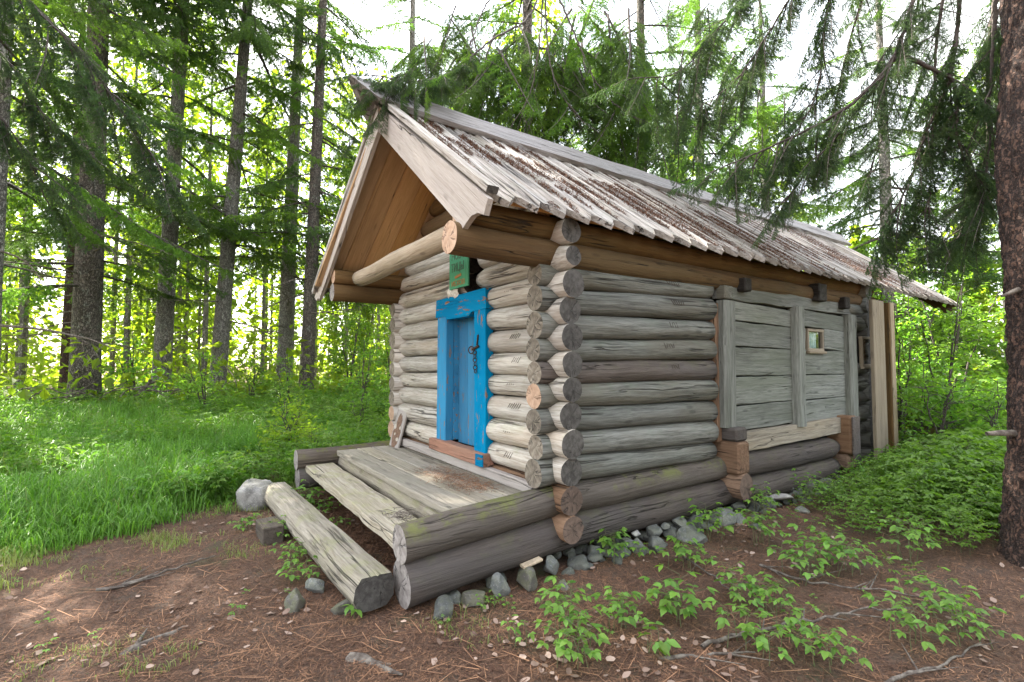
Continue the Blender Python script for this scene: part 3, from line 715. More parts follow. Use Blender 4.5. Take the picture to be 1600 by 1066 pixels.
hp = box('latch_bar', (-1.0, -0.13, 1.65), (0.12, 0.014, 0.022), 'iron', None, rot=(0, -0.25, 0)); hp.parent = door; hp.location -= Vector(door.location)
hp = box('latch_plate', (-0.965, -0.128, 1.72), (0.016, 0.014, 0.10), 'iron', None, rot=(0, 0.2, 0)); hp.parent = door; hp.location -= Vector(door.location)
for i in range(6):
    torus_part('chain_link', (-0.995 + 0.003 * i, -0.14, 1.605 - 0.034 * i), 0.018, 0.0045, (math.pi / 2 if i % 2 else 0.2, math.pi / 2 if i % 2 == 0 else 0, 0), door, 8)

# ---- windows
for (ya, yb, za, zb, xs) in ((3.735, 4.13, 1.655, 1.925, 0.07), (5.02, 5.33, 1.47, 1.87, 0.14)):
    w = box('window', (xs - 0.05, (ya + yb) / 2, (za + zb) / 2), (0.02, yb - ya - 0.02, zb - za - 0.02), 'dark', CAB, bev=0)  # near-black back panel, the dim room put into its colour
    def sub(o): o.parent = w; o.matrix_basis = Matrix.Translation(-Vector(w.location)) @ o.matrix_basis
    t = 0.036
    for (a, b_) in (((xs, ya, zb - t / 2), (xs, yb, zb - t / 2)), ((xs, ya, za + t / 2), (xs, yb, za + t / 2)), ((xs, ya + t / 2, za + t), (xs, ya + t / 2, zb - t)), ((xs, yb - t / 2, za + t), (xs, yb - t / 2, zb - t))):
        sub(plank('window_frame', a, b_, t, 0.045, 'fresh2', None, up=Vector((1, 0, 0)), rag=0.001, n=2))
    sub(plank('window_sill', (xs + 0.01, ya - 0.01, za - 0.012), (xs + 0.01, yb + 0.03, za - 0.012), 0.03, 0.06, 'fresh2', None, up=Vector((1, 0, 0)), n=2))
    sub(box('pane', (xs - 0.005, (ya + yb) / 2, (za + zb) / 2), (0.004, yb - ya - 2 * t + 0.004, zb - za - 2 * t + 0.004), 'glass', None, bev=0))
    cy0, cy1 = (ya + 0.04, yb - 0.10) if ya < 4 else (ya + 0.05, ya + 0.16)
    cz0 = za + 0.04; cz1 = zb - 0.04 if ya < 4 else za + 0.17
    nC = 24
    V = [(xs - 0.026 + 0.008 * math.sin(i * 1.25 + 0.6 * math.sin(i)), cy0 + (cy1 - cy0) * i / nC, z) for z in (cz0, cz1) for i in range(nC + 1)]
    F_ = [(i, i + 1, nC + 2 + i, nC + 1 + i) for i in range(nC)]
    sub(mobj('curtain', mesh_np('curtain', V, [(F_, 0)], [M['curtain']], smooth=True)))

# ---- porch
dz = 0.5
dj = [-0.835, -0.60, -0.425, -0.245, -0.02]
for k in range(4):
    ya, yb = dj[k], dj[k + 1]
    plank('deck_plank', (-3.28 + random.uniform(-.02, .02) + (0.05 if k > 1 else 0), (ya + yb) / 2, dz - 0.028 + random.uniform(-.004, .004)), (-0.07 - 0.035 * k, (ya + yb) / 2, dz - 0.028), yb - ya - 0.007, 0.056, 'deck', CAB, rag=0.008 if k == 0 else 0.002, n=34)
log('deck_joist', [(-3.0, -0.72, 0.37), (-0.1, -0.72, 0.345)], 0.105, 0.105, 'step', 'end_front', CAB, flat=0.085)
log('deck_joist', [(-3.0, -0.3, 0.36), (-0.1, -0.3, 0.36)], 0.085, 0.085, 'step', 'end_front', CAB, flat=0.08)
plank('porch_step', (-3.02, -1.02, 0.325), (-0.10, -1.05, 0.33), 0.30, 0.075, 'step', CAB, rag=0.011, n=40)

# log step, its own thing on stones
def hewn_step():
    L = 2.93; n_ = 30
    cs = [(-0.085, 0.0), (-0.125, -0.05), (-0.135, -0.12), (-0.10, -0.19), (-0.02, -0.20), (0.07, -0.19), (0.115, -0.14), (0.115, -0.06), (0.10, -0.004), (0.02, 0.004), (0.013, -0.006), (0.006, 0.003)]
    k = len(cs); V = []
    for i in range(n_ + 1):
        x = L * i / n_
        for j, (y, z) in enumerate(cs):
            V.append((x, y * (1.0) + 0.006 * noise.noise((x * 2.2, j, 0)) + 0.012 * noise.noise((x * 1.1, 0, 3)), z + 0.007 * noise.noise((x * 2.2, j, 5))))
    F_ = [(i * k + j, (i + 1) * k + j, (i + 1) * k + (j + 1) % k, i * k + (j + 1) % k) for i in range(n_) for j in range(k)]
    F_ = [f[::-1] for f in F_]
    me = mesh_np('log_step', V, [(F_, 0), ([[j for j in range(k)]], 1), ([[n_ * k + j for j in range(k)][::-1]], 1)], [M['step'], M['end_dark']])
    p0 = Vector((-2.95, -1.49, 0.22)); p1 = Vector((-0.02, -1.375, 0.225))
    mw = frame(p1 - p0).to_4x4(); mw.translation = p0
    return mobj('log_step', me, mw=mw)
tag(hewn_step(), 'long squared log lying as the lowest step in front of the porch', 'step')
tag(box('wood_block', (-1.80, -1.70, 0.06), (0.32, 0.165, 0.16), 'sleeper', rotz=0.05, bev=0.008), 'short squared wood block on the ground beside the log step', 'wood block')

# ---- sign over the door
sign = empty('sign', (-1.285, -0.15, 2.24), 'small green painted sign board hanging above the blue door', 'sign')
SW, SH = 0.385, 0.47
def sub_at(o, root):
    o.parent = root; o.matrix_basis = Matrix.Translation(-Vector(root.location)) @ o.matrix_basis; return o
sub_at(plank('sign_board', (-1.285, -0.15, 2.238), (-1.285, -0.15, 2.238 + SH), SW, 0.022, 'green', None, up=Vector((0, -1, 0)), rag=0.001), sign)
def text_part(name, body, size, x, z, mat, sx=1.0):
    cu = D.curves.new(name, 'FONT'); cu.body = body; cu.size = size; cu.align_x = 'CENTER'; cu.extrude = 0.0015; cu.resolution_u = 3
    ob = D.objects.new(name, cu); COL.objects.link(ob)
    dg = bpy.context.evaluated_depsgraph_get()
    me = D.meshes.new_from_object(ob.evaluated_get(dg)); D.objects.remove(ob)
    me.materials.clear(); me.materials.append(M[mat])
    o = mobj(name, me, None, loc=(x, -0.163, z), rot=(math.pi / 2, 0, 0), scale=(sx, 1, 1))
    return sub_at(o, sign)
text_part('lettering', 'НОВО', 0.115, -1.285, 2.52, 'ink', 0.85)
text_part('lettering', 'ТИЦЫ', 0.115, -1.30, 2.405, 'ink', 0.8)
text_part('lettering', 'ИЕХОВ', 0.07, -1.285, 2.262, 'rust_ink', 1.15)
o = box('orange_mark', (-1.285, -0.163, 2.353), (0.13, 0.004, 0.026), 'rust_ink', None, rot=(0, -0.12, 0), bev=0); sub_at(o, sign)
# birch bark scrap under the sign
V = []; 
for i in range(9):
    for j in range(6):
        V.append((-0.11 + 0.22 * i / 8, -0.03 * math.cos((j - 2.5) * 0.5) - 0.008 * math.sin(i * 1.3), -0.06 + 0.11 * j / 5 + 0.014 * math.sin(i * 0.9 + j)))
F_ = [(i * 6 + j, (i + 1) * 6 + j, (i + 1) * 6 + j + 1, i * 6 + j + 1) for i in range(8) for j in range(5)]
me = mesh_np('birch_bark_scrap', V, [(F_, 0)], [M['bark_paper']], smooth=True)
tag(mobj('birch_bark_scrap', me, loc=(-1.45, -0.115, 2.225)), 'curled white birch bark scrap stuck under the green sign', 'bark')

# ---- board leaning on the wall, left of the door
lean = empty('leaning_board', (-2.83, -0.20, 0.502), 'small peeling brown picture board leaning on the logs left of the door', 'board')
mwL = Matrix.Translation((-2.83, -0.20, 0.503)) @ Matrix.Rotation(0.10, 4, 'Z') @ Matrix.Rotation(-0.22, 4, 'X') @ Matrix.Rotation(0.10, 4, 'Y')
def leanp(o, m_): o.parent = lean; o.matrix_basis = Matrix.Translation(-Vector(lean.location)) @ mwL @ m_; return o
o = plank('board', (0, 0, 0), (0, 0, 0.44), 0.235, 0.028, 'icon', None, up=Vector((0, -1, 0)), rag=0.002); leanp(o, o.matrix_basis.copy())
def blob(name, c, w, h, mat, sd, y):
    pts = [(c[0] + w * math.cos(a) * (1 + 0.35 * noise.noise((math.cos(a) * 2 + sd, math.sin(a) * 2, 0))), c[1] + h * math.sin(a) * (1 + 0.35 * noise.noise((math.cos(a) * 2 + sd, math.sin(a) * 2, 5)))) for a in [i * 0.3307 for i in range(19)]]
    o = prism(name, pts, 0.003, Matrix(((1, 0, 0, 0), (0, 0, -1, y), (0, 1, 0, 0), (0, 0, 0, 1))), mat, None); leanp(o, o.matrix_basis.copy())
blob('painted_patch', (0.0, 0.30), 0.062, 0.10, 'icon_print', 3, -0.0142); blob('painted_patch', (0.0, 0.14), 0.088, 0.15, 'icon_print', 9, -0.0145)
blob('flaked_patch', (-0.06, 0.235), 0.026, 0.03, 'icon_flake', 20, -0.018); blob('flaked_patch', (0.055, 0.10), 0.03, 0.022, 'icon_flake', 31, -0.018); blob('flaked_patch', (0.062, 0.24), 0.02, 0.02, 'icon_flake', 41, -0.018); blob('flaked_patch', (-0.03, 0.15), 0.018, 0.015, 'icon_flake', 51, -0.018)

# ---------------------------------------------------------------- stones
import bmesh
def stone(loc, sx, sy, sz, mat, label, group=None, name='stone', clip=(0.5, 0.85)):
    bm = bmesh.new(); bmesh.ops.create_icosphere(bm, subdivisions=4, radius=1)
    sd = random.random() * 100
    pl = [(Vector((random.gauss(0, 1), random.gauss(0, 1), random.gauss(0, 1))).normalized(), random.uniform(*clip)) for _ in range(11)]
    for v in bm.verts:
        p = v.co.copy()
        for nrm, dd in pl:
            h = p.dot(nrm)
            if h > dd: p -= nrm * (h - dd) * 0.95
        p *= 1 + 0.10 * noise.noise(p * 1.5 + Vector((sd, 0, 0))) + 0.03 * noise.noise(p * 6 + Vector((sd, 0, 0)))
        v.co = Vector((p.x * sx, p.y * sy, p.z * sz))
    me = D.meshes.new(name); bm.to_mesh(me); bm.free(); me.materials.append(M[mat])
    me.polygons.foreach_set('use_smooth', np.ones(len(me.polygons), bool))
    return tag(mobj(name, me, loc=loc, rot=(random.uniform(-.2, .2), random.uniform(-.2, .2), random.uniform(0, 6.3))), label, 'stone', group)
GS = 'foundation stones along the cabin wall'
big = [((0.20, -1.03, 0.03), 0.105, 0.075, 0.085, 'stone', 'rounded dark green-grey stone nearest the front end of the porch sill log'),
 ((0.17, -0.80, 0.02), 0.09, 0.075, 0.07, 'stone_moss', 'low mossy stone second along from the porch sill log end'),
 ((0.20, -0.625, 0.05), 0.075, 0.07, 0.095, 'stone', 'upright egg shaped grey stone under the porch sill log'),
 ((0.17, -0.40, 0.05), 0.125, 0.085, 0.085, 'stone_moss', 'broad brownish grey stone under the middle of the porch sill log'),
 ((0.15, -0.17, 0.07), 0.075, 0.07, 0.075, 'stone', 'angular bluish stone just below the cabin front corner'),
 ((0.32, -0.20, -0.02), 0.09, 0.07, 0.05, 'stone_moss', 'flat half buried stone in front of the cabin front corner')]
for loc, a, b_, c, mt, lb in big: stone((loc[0], loc[1], loc[2] + gz(loc[0], loc[1]) * 0.5), a, b_, c, mt, lb, GS)
ST = [(0.16,0.09,0.04,0.085,0.70),(0.16,0.25,0.04,0.060,0.60),(0.16,0.47,0.04,0.112,0.50),(0.16,0.59,0.09,0.056,0.90),(0.20,0.67,0.05,0.071,1.20),(0.25,0.82,0.05,0.077,0.90),(0.16,0.91,0.11,0.085,0.80),(0.16,0.71,0.14,0.046,0.60),(0.16,1.06,0.14,0.043,0.70),(0.16,1.25,0.13,0.078,0.60),(0.28,1.23,0.05,0.157,0.60),(0.16,1.12,0.07,0.068,0.80),(0.16,1.84,0.05,0.149,0.70),(0.16,2.12,0.13,0.077,0.60),(0.29,1.95,0.05,0.071,1.10),(0.16,2.39,0.05,0.089,1.00),(0.16,2.63,0.05,0.111,1.00),(0.44,1.94,0.05,0.063,0.70),(0.20,2.82,0.12,0.127,0.35),(0.16,3.04,0.04,0.085,0.60),(0.16,3.27,0.05,0.105,0.90),(0.46,2.77,0.05,0.079,0.50),(0.16,3.57,0.12,0.108,0.70),(0.16,3.92,0.12,0.094,0.60),(0.16,4.32,0.12,0.078,0.60),(0.14,1.99,0.10,0.061,0.50),(0.12,1.5,0.08,0.09,0.7),(0.2,1.58,0.04,0.07,0.6),(0.12,2.25,0.02,0.08,0.7),(0.3,2.2,0.05,0.06,0.7),(0.3,3.1,0.06,0.09,0.6),(0.28,3.45,0.07,0.08,0.6),(0.27,3.8,0.08,0.09,0.6),(0.1,0.3,0.06,0.07,0.8),(0.05,-0.55,0.02,0.08,0.8),(0.05,-0.9,0.0,0.08,0.8)]
LBS = ['rounded grey stone directly under the cabin front corner', 'small stone right of the cabin front corner', 'wide low stone behind the bright seedling by the cabin corner', 'round dark boulder wedged under the sill log', 'tall narrow grey stone standing against the sill log', 'brown angular stone beside the tall narrow one', 'bluish angular stone touching the underside of the sill log', 'small pale pebble jammed under the sill log', 'small brown stone jammed under the sill log further along', 'flat dark stone tucked under the middle of the sill log', 'largest rounded stone in front of the sill log, half hidden by a seedling', 'dark stone behind the largest rounded stone', 'large dark stone left of the round cross wall log end', 'flat stone directly below the round cross wall log end', 'leaning grey stone in front of the cross wall log end', 'grey stone right of the cross wall log end', 'large grey stone further right of the cross wall log end', 'low stone out in front of the cross wall log end', 'flat pale slab lying on the stones under the second sill bay', 'stone below the flat pale slab', 'upright stone right of the flat pale slab', 'pale brick-like stone lying in the plants before the slab', 'blunt stone between slab and far cross wall end', 'low stone just before the far cross wall end', 'farthest stone visible below the far cross wall end', 'small dark stone behind the round cross wall log end', 'stone tucked under the sill log left of the large dark one', 'small stone before the gap left of the large dark one', 'hidden stone right under the round cross wall log end', 'small stone at the feet of the leaning grey stone', 'stone in front of the one below the slab', 'stone in front of the upright one right of the slab', 'stone among leaves below the far sill bay', 'dark stone behind the ones at the cabin front corner', 'stone deep under the porch sill log near the wedge', 'stone deep under the porch sill log near its end']
for i, (x, y, z, r_, fl) in enumerate(ST):
    mt = 'stone_slab' if i == 18 else 'stone_pale' if i in (21, 7) else 'stone'
    lb = LBS[i]
    stone((x, y, z), r_ * 1.12, r_ * 0.95, r_ * max(fl, 0.3), mt, lb, GS)
stone((-2.95, -1.66, 0.10), 0.21, 0.18, 0.20, 'stone_pale', 'white speckled boulder at the left end of the log step', name='boulder', clip=(0.72, 0.95))
stone((-0.22, -1.45, -0.02), 0.20, 0.14, 0.10, 'stone_moss', 'grey stone carrying the right end of the log step', name='stone')
stone((-0.36, -1.76, 0.03), 0.07, 0.055, 0.105, 'stone_moss', 'upright stone with yellow moss before the log step')
stone((-0.56, -1.60, 0.02), 0.09, 0.06, 0.05, 'stone', 'small dark stone behind the mossy one by the log step')
stone((-2.2, -1.36, 0.0), 0.14, 0.1, 0.05, 'stone', 'low stone under the middle of the log step')
stone((0.92, -1.0, -0.09), 0.26, 0.22, 0.11, 'stone_moss', 'low mossy mound at the bottom edge of the picture', name='mossy_mound')
# small rubble filling the gaps under the sill logs
def rubble():
    r_ = np.random.default_rng(8)
    bm = bmesh.new(); bmesh.ops.create_icosphere(bm, subdivisions=2, radius=1)
    B = np.array([v.co[:] for v in bm.verts]); FB = np.array([[v.index for v in f.verts] for f in bm.faces]); bm.free()
    Vs, Fs, o = [], [], 0
    for i in range(150):
        y = r_.uniform(-0.1, 4.4); x = r_.uniform(-0.02, 0.26) + max(0, y - 1.5) * 0.03 * r_.random()
        q = B.copy()
        for _ in range(7):
            n_ = r_.normal(size=3); n_ /= np.linalg.norm(n_); h = q @ n_; d_ = r_.uniform(0.45, 0.8)
            q -= np.maximum(h - d_, 0)[:, None] * n_ * 0.95
        a = r_.uniform(0, 6.28); sz = r_.uniform(0.018, 0.062)
        S = np.diag([sz * r_.uniform(0.8, 1.5), sz, sz * r_.uniform(0.5, 1.0)])
        Rz = np.array([[math.cos(a), -math.sin(a), 0], [math.sin(a), math.cos(a), 0], [0, 0, 1]])
        Vs.append(q @ S @ Rz.T + np.array([x, y, gz(x, y) + sz * 0.35 + (0.05 * r_.random() if x < 0.12 else 0)])); Fs.append(FB + o); o += len(B)
    return tag(mobj('rubble', mesh_np('rubble', np.vstack(Vs), [(np.vstack(Fs), 0)], [M['stone']])), 'small grey rubble filling the gaps between the foundation stones', kind='stuff')
rubble()
cp = plank('wood_chip', (0.16, -0.42, 0.125), (0.17, -0.27, 0.15), 0.06, 0.02, 'chip', None, rag=0.008, n=5); tag(cp, 'pale split wood wedge jammed between sill log and stones', 'wood chip')

# ---------------------------------------------------------------- foliage prototypes
def needles(P0, P1, per_m, ln, wd, spread, r):
    """needle triangles along segments P0->P1"""
    d = P1 - P0; L = np.linalg.norm(d, axis=1); n_ = np.maximum(1, (L * per_m).astype(int))
    idx_ = np.repeat(np.arange(len(L)), n_)
    t = r.random(len(idx_))[:, None]
    base = P0[idx_] + d[idx_] * t
    dn = d[idx_] / (L[idx_][:, None] + 1e-9)
    q = r.normal(size=base.shape); q -= dn * (q * dn).sum(1)[:, None]; q /= np.linalg.norm(q, axis=1)[:, None] + 1e-9
    nd = dn * (1 - spread) + q * spread; nd /= np.linalg.norm(nd, axis=1)[:, None]
    s = np.cross(nd, r.normal(size=base.shape)); s /= np.linalg.norm(s, axis=1)[:, None] + 1e-9
    l = ln * (0.7 + 0.6 * r.random(len(base)))[:, None]
    V = np.stack([base - s * wd / 2, base + s * wd / 2, base + nd * l], 1)
    return V.reshape(-1, 3), idx_

def make_bough(name, L, seed, weep, per_m, ln, wd, mat, sec_step=0.07, ter_step=0.055, sag=0.22, wide=0.55):
    r = np.random.default_rng(seed)
    n_ = 14; s = np.linspace(0, 1, n_)
    ax = np.stack([s * L, 0.05 * L * np.sin(s * 3 + seed) * s, -sag * L * s ** 1.6 + 0.10 * L * s ** 4], 1)
    W = [tube_data(ax, 0.011 * L * (1 - 0.85 * s) + 0.0015, 4)]
    S0, S1, tints = [], [], []
    def main_at(u): return np.array([np.interp(u, s, ax[:, i]) for i in range(3)])
    for i, u in enumerate(np.arange(0.14, 1.0, sec_step / L)):
        p = main_at(u); sd = 1 if i % 2 else -1
        ln2 = wide * L * 0.42 * (1 - u) ** 0.55 * r.uniform(0.65, 1.15) + 0.05
        ang = math.radians(r.uniform(42, 68))
        d = np.array([math.cos(ang), sd * math.sin(ang), r.uniform(-0.25, 0.1)])
        m_ = 5; q = [p]
        for k in range(m_):
            dd = d + np.array([0, 0, -weep * (k + 0.5) / m_ * 1.6]); dd /= np.linalg.norm(dd)
            q.append(q[-1] + dd * ln2 / m_)
        q = np.array(q)
        W.append(tube_data(q, 0.0035 * (1 - np.linspace(0, 0.8, m_ + 1)), 3))
        tn = r.uniform(0, 1)
        for k in range(m_):
            S0.append(q[k]); S1.append(q[k + 1]); tints.append(tn)
        for u2 in np.arange(0.12, 1.0, ter_step / ln2):
            k = min(m_ - 1, int(u2 * m_)); f = u2 * m_ - k
            pp = q[k] * (1 - f) + q[k + 1] * f
            l3 = (0.05 + 0.16 * (1 - u2) * min(1, ln2 / 0.4)) * r.uniform(0.6, 1.3)
            dq = q[k + 1] - q[k]; dq /= np.linalg.norm(dq)
            sidev = np.cross(dq, [0, 0, 1]); sidev /= np.linalg.norm(sidev) + 1e-6
            e = dq * 0.7 + sidev * r.choice([-1, 1]) * 0.8 + np.array([0, 0, -weep * r.uniform(0.3, 1.3)]) + r.normal(size=3) * 0.12
            e /= np.linalg.norm(e)
            S0.append(pp); S1.append(pp + e * l3); tints.append(np.clip(tn + r.normal() * 0.25, 0, 1))
    S0 = np.array(S0); S1 = np.array(S1); tints = np.array(tints)
    NV, idx_ = needles(S0, S1, per_m, ln, wd, 0.62, r)
    Vw, Fw, o = [], [], 0
    for V_, F_ in W:
        Vw.append(V_); Fw.append(F_ + o); o += len(V_)
    # twiglet wood as thin slivers
    tw = np.cross(S1 - S0, [0.3, 0.5, 0.8]); tw /= np.linalg.norm(tw, axis=1)[:, None] + 1e-9
    TV = np.stack([S0 - tw * 0.0012, S0 + tw * 0.0012, S1], 1).reshape(-1, 3)
    V = np.vstack(Vw + [TV, NV]); 
    FT = np.arange(len(TV)).reshape(-1, 3) + o; FN = np.arange(len(NV)).reshape(-1, 3) + o + len(TV)
    Fw = np.vstack(Fw)
    tn = np.concatenate([np.zeros(len(Fw) + len(FT)), tints[idx_]])
    return mesh_np(name, V, [(Fw, 0), (FT, 0), (FN, 1)], [M['twig'], M[mat]], tint=tn)

BO = [make_bough('bough', 2.2, 11 + i, w, 330, 0.032, 0.008, 'needle', 0.062, 0.06, wide=0.8) for i, w in enumerate((0.35, 0.7, 0.95))]
BOL = [make_bough('bough', 2.2, 31 + i, w, 330, 0.032, 0.008, 'needle_sunlit', 0.062, 0.06, wide=0.8) for i, w in enumerate((0.4, 0.8))]
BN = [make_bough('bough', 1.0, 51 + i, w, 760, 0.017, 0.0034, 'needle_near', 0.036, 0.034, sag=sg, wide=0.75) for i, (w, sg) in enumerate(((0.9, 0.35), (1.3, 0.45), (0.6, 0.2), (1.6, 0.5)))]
BNL = [make_bough('bough', 1.0, 71, 0.8, 760, 0.017, 0.0034, 'needle_sunlit', 0.036, 0.034, sag=0.3, wide=0.75)]
print('bough polys', [len(b_.polygons) for b_ in BO + BOL + BN + BNL])

def place_bough(root, me, base, az, tilt, sc, roll=0.0):
    mw = Matrix.Translation(Vector(base) - Vector(root.location)) @ Matrix.Rotation(az, 4, 'Z') @ Matrix.Rotation(-tilt, 4, 'Y') @ Matrix.Rotation(roll, 4, 'X') @ Matrix.Diagonal((sc, sc, sc, 1))
    return mobj('bough', me, root, mw=mw)

def trunk_mesh(root, pts, rads, mat, seg=18, wob=0.06, rings=40, flare=1.6, name='trunk', disp=0.0, flare_h=0.5):
    pts = np.array(pts, float); t = np.linspace(0, 1, len(pts)); tt = np.linspace(0, 1, rings) ** 1.5
    P_ = np.stack([np.interp(tt, t, pts[:, i]) for i in range(3)], 1)
    R_ = np.interp(tt, t, rads)
    h = P_[:, 2] - P_[0, 2]
    R_ = R_ * (1 + (flare - 1) * np.exp(-h / (flare_h * 0.5)))
    sd = random.random() * 50
    V = []
    for i in range(rings):
        for j in range(seg):
            th = 2 * math.pi * j / seg
            q = R_[i] * (1 + wob * noise.noise((math.cos(th) * 1.6 + sd, math.sin(th) * 1.6, P_[i, 2] * 0.9)) + 0.18 * (flare - 1) * math.exp(-h[i] / 0.3) * math.sin(th * 5 + sd))
            if disp:
                a = noise.noise((math.cos(th) * 5 + sd, math.sin(th) * 5, P_[i, 2] * 6)); b_ = noise.noise((math.cos(th) * 14 + sd, math.sin(th) * 14, P_[i, 2] * 22))
                q += disp * (abs(a) * 1.6 - 0.4 + 0.6 * b_)
            V.append((P_[i, 0] + math.cos(th) * q, P_[i, 1] + math.sin(th) * q, P_[i, 2]))
    F_ = [(i * seg + j, i * seg + (j + 1) % seg, (i + 1) * seg + (j + 1) % seg, (i + 1) * seg + j) for i in range(rings - 1) for j in range(seg)]
    V = np.array(V) - np.array(root.location)
    return mobj(name, mesh_np(name, V, [(F_, 0)], [M[mat]], smooth=True), root)

def dead_limbs(root, base, r, z0, z1, n_, lmin, lmax, lean=(0, 0), az=None):
    for i in range(n_):
        z = random.uniform(z0, z1); a = random.uniform(0, 6.28) if az is None else random.uniform(*az)
        L = random.uniform(lmin, lmax)
        p = np.array([base[0] + lean[0] * z + math.cos(a) * r * 0.5, base[1] + lean[1] * z + math.sin(a) * r * 0.5, base[2] + z])
        lst = []
        k = 7; q = [p]; d = np.array([math.cos(a), math.sin(a), random.uniform(-0.25, 0.1)])
        for s in range(k):
            d = d + np.array([random.gauss(0, .12), random.gauss(0, .12), random.gauss(-0.03, .08)]); d /= np.linalg.norm(d); q.append(q[-1] + d * L / k)
        q = np.array(q); lst.append((q, 0.016 * L ** 0.5 * (1 - np.linspace(0, 0.85, k + 1)) + 0.002, 5, 0))
        for s in range(2, k):
            for sgn in (-1, 1):
                if random.random() < 0.75:
                    dd = np.array([math.cos(a + sgn * 0.9), math.sin(a + sgn * 0.9), random.uniform(-0.6, 0.15)]); l2 = L * random.uniform(0.15, 0.4)
                    pts = [q[s], q[s] + dd * l2 * 0.5, q[s] + dd * l2 + np.array([0, 0, -0.1 * l2])]
                    lst.append((pts, [0.006, 0.004, 0.0015], 3, 0))
                    for w_ in range(2):
                        d3 = dd + np.array([random.gauss(0, .5), random.gauss(0, .5), random.gauss(-.2, .4)])
                        lst.append(([pts[1], pts[1] + d3 * l2 * 0.35], [0.003, 0.001], 3, 0))
        tubes('dead_branch', [(np.array(a_), b_, c_, d_) for a_, b_, c_, d_ in lst], 'deadwood', root, loc=None).location = -Vector(root.location)

def spruce(base, r, height, lean, label, mat='bark', crown0=3.0, nb=69, sc=(0.9, 1.5), light=0.15, low=None, dead=10, name='spruce_tree', grp='tall spruces around the cabin', clear=9.0, dead_z=(1.2, 5.5), top_shade_n=0):
    root = empty(name, base, label, 'tree', grp)
    top = (base[0] + lean[0] * height, base[1] + lean[1] * height, base[2] + height)
    mid = (base[0] + lean[0] * height * 0.5 + random.uniform(-.05, .05), base[1] + lean[1] * height * 0.5 + random.uniform(-.05, .05), base[2] + height * 0.5)
    b0 = (base[0], base[1], base[2] - 0.15)
    trunk_mesh(root, [b0, mid, top], [r, r * 0.62, 0.03], mat)
    for i in range(nb):
        f = (i + random.random()) / nb
        z = crown0 + (height * 0.97 - crown0) * f ** 1.15
        a = i * 2.399 + random.uniform(-.4, .4)
        ca_ = math.atan2(-2.4 - base[1], 2.97 - base[0])
        df = (a - ca_ + math.pi) % (2 * math.pi) - math.pi
        if z < clear and abs(df) < 0.75: a = ca_ + math.copysign(random.uniform(0.85, 1.5), df)
        s = (sc[1] + (sc[0] - sc[1]) * f) * random.uniform(0.75, 1.15) * (1 if z < height * 0.6 else max(0.25, (height - z) / (height * 0.4)))
        pr = random.random()
        me = random.choice(BOL) if pr < light else random.choice(BO)
        rr_ = r * (1 - z / height) * 0.8
        place_bough(root, me, (base[0] + lean[0] * z + math.cos(a) * rr_, base[1] + lean[1] * z + math.sin(a) * rr_, base[2] + z), a, random.uniform(-0.45, 0.05), s, random.uniform(-.3, .3))
    for i in range(top_shade_n):  # extra boughs above the frame, added to keep sun off the cabin
        z = 10.0 + (height - 12.0) * (i + random.random()) / top_shade_n; a = i * 2.399
        place_bough(root, random.choice(BO), (base[0] + lean[0] * z, base[1] + lean[1] * z, base[2] + z), a, random.uniform(-0.5, 0.0), random.uniform(1.3, 1.9) * (1.25 - 0.5 * i / top_shade_n), random.uniform(-.3, .3))
    if dead: dead_limbs(root, base, r, dead_z[0], dead_z[1], dead, 0.9, 2.3, lean)
    return root

def gb_(x, y): return (x, y, gz(x, y))
random.seed(21)
spruce(gb_(-7.85, -4.85), 0.19, 17, (0.002, 0), 'grey spruce trunk cut off by the left edge of the picture', nb=40, crown0=4.0, sc=(0.9, 1.5), dead=8, light=0.4, top_shade_n=14)
t1 = spruce(gb_(-11.5, -4.07), 0.29, 20, (0.004, 0.0), 'thick dark spruce with low green boughs, leftmost full trunk', mat='bark_dark', nb=62, crown0=2.8, sc=(0.8, 1.35), light=0.45, dead=16, top_shade_n=22)
spruce(gb_(-17.06, -5.17), 0.15, 16, (0.0, 0.005), 'thin reddish spruce behind the thick dark one', mat='bark_red', nb=26, crown0=4, sc=(0.8, 1.2), light=0.5)
spruce(gb_(-13.01, -2.73), 0.225, 21, (0.012, 0.018), 'straight grey spruce with a bare trunk, second from the left', nb=40, crown0=4.8, sc=(0.8, 1.4), dead=9, light=0.4, top_shade_n=22)
spruce(gb_(-12.77, -1.49), 0.215, 21, (0.024, 0.040), 'slightly leaning grey spruce, middle one of the row', nb=46, crown0=4.2, sc=(0.8, 1.35), dead=12, light=0.45, top_shade_n=18)
spruce(gb_(-13.9, 0.39), 0.25, 20, (0.006, 0.02), 'hazy grey spruce left of the dark trunk near the gable', nb=44, crown0=3.8, sc=(0.8, 1.35), light=0.55, dead=14)
spruce(gb_(-11.92, 0.64), 0.2, 20, (0.014, 0.02), 'dark narrow spruce closest to the left gable eave', mat='bark_dark', nb=52, crown0=4.2, sc=(0.8, 1.3), light=0.5, dead=12)
t6 = spruce(gb_(-4.6, 3.1), 0.16, 15, (0.0, 0.0), 'spruce with weeping curtains of foliage behind the roof ridge', mat='bark_dark', nb=44, crown0=4.2, sc=(0.8, 1.15), light=0.55, dead=0)
spruce(gb_(-6.0, 10.5), 0.2, 17, (0.0, 0.0), 'sunlit yellow-green spruce behind the middle of the roof', nb=64, crown0=3.0, sc=(1.0, 1.6), light=0.85, dead=4)
spruce(gb_(-3.99, 5.6), 0.15, 15, (0.0, 0.0), 'spruce with fine hanging twigs rising behind the middle of the ridge', mat='bark_dark', nb=48, crown0=3.6, sc=(0.8, 1.2), light=0.75, dead=2)
spruce(gb_(-2.4, 13.5), 0.2, 14, (0.0, 0.0), 'dense green spruce behind the far end of the roof', nb=73, crown0=2.0, sc=(0.9, 1.5), light=0.4, dead=4)
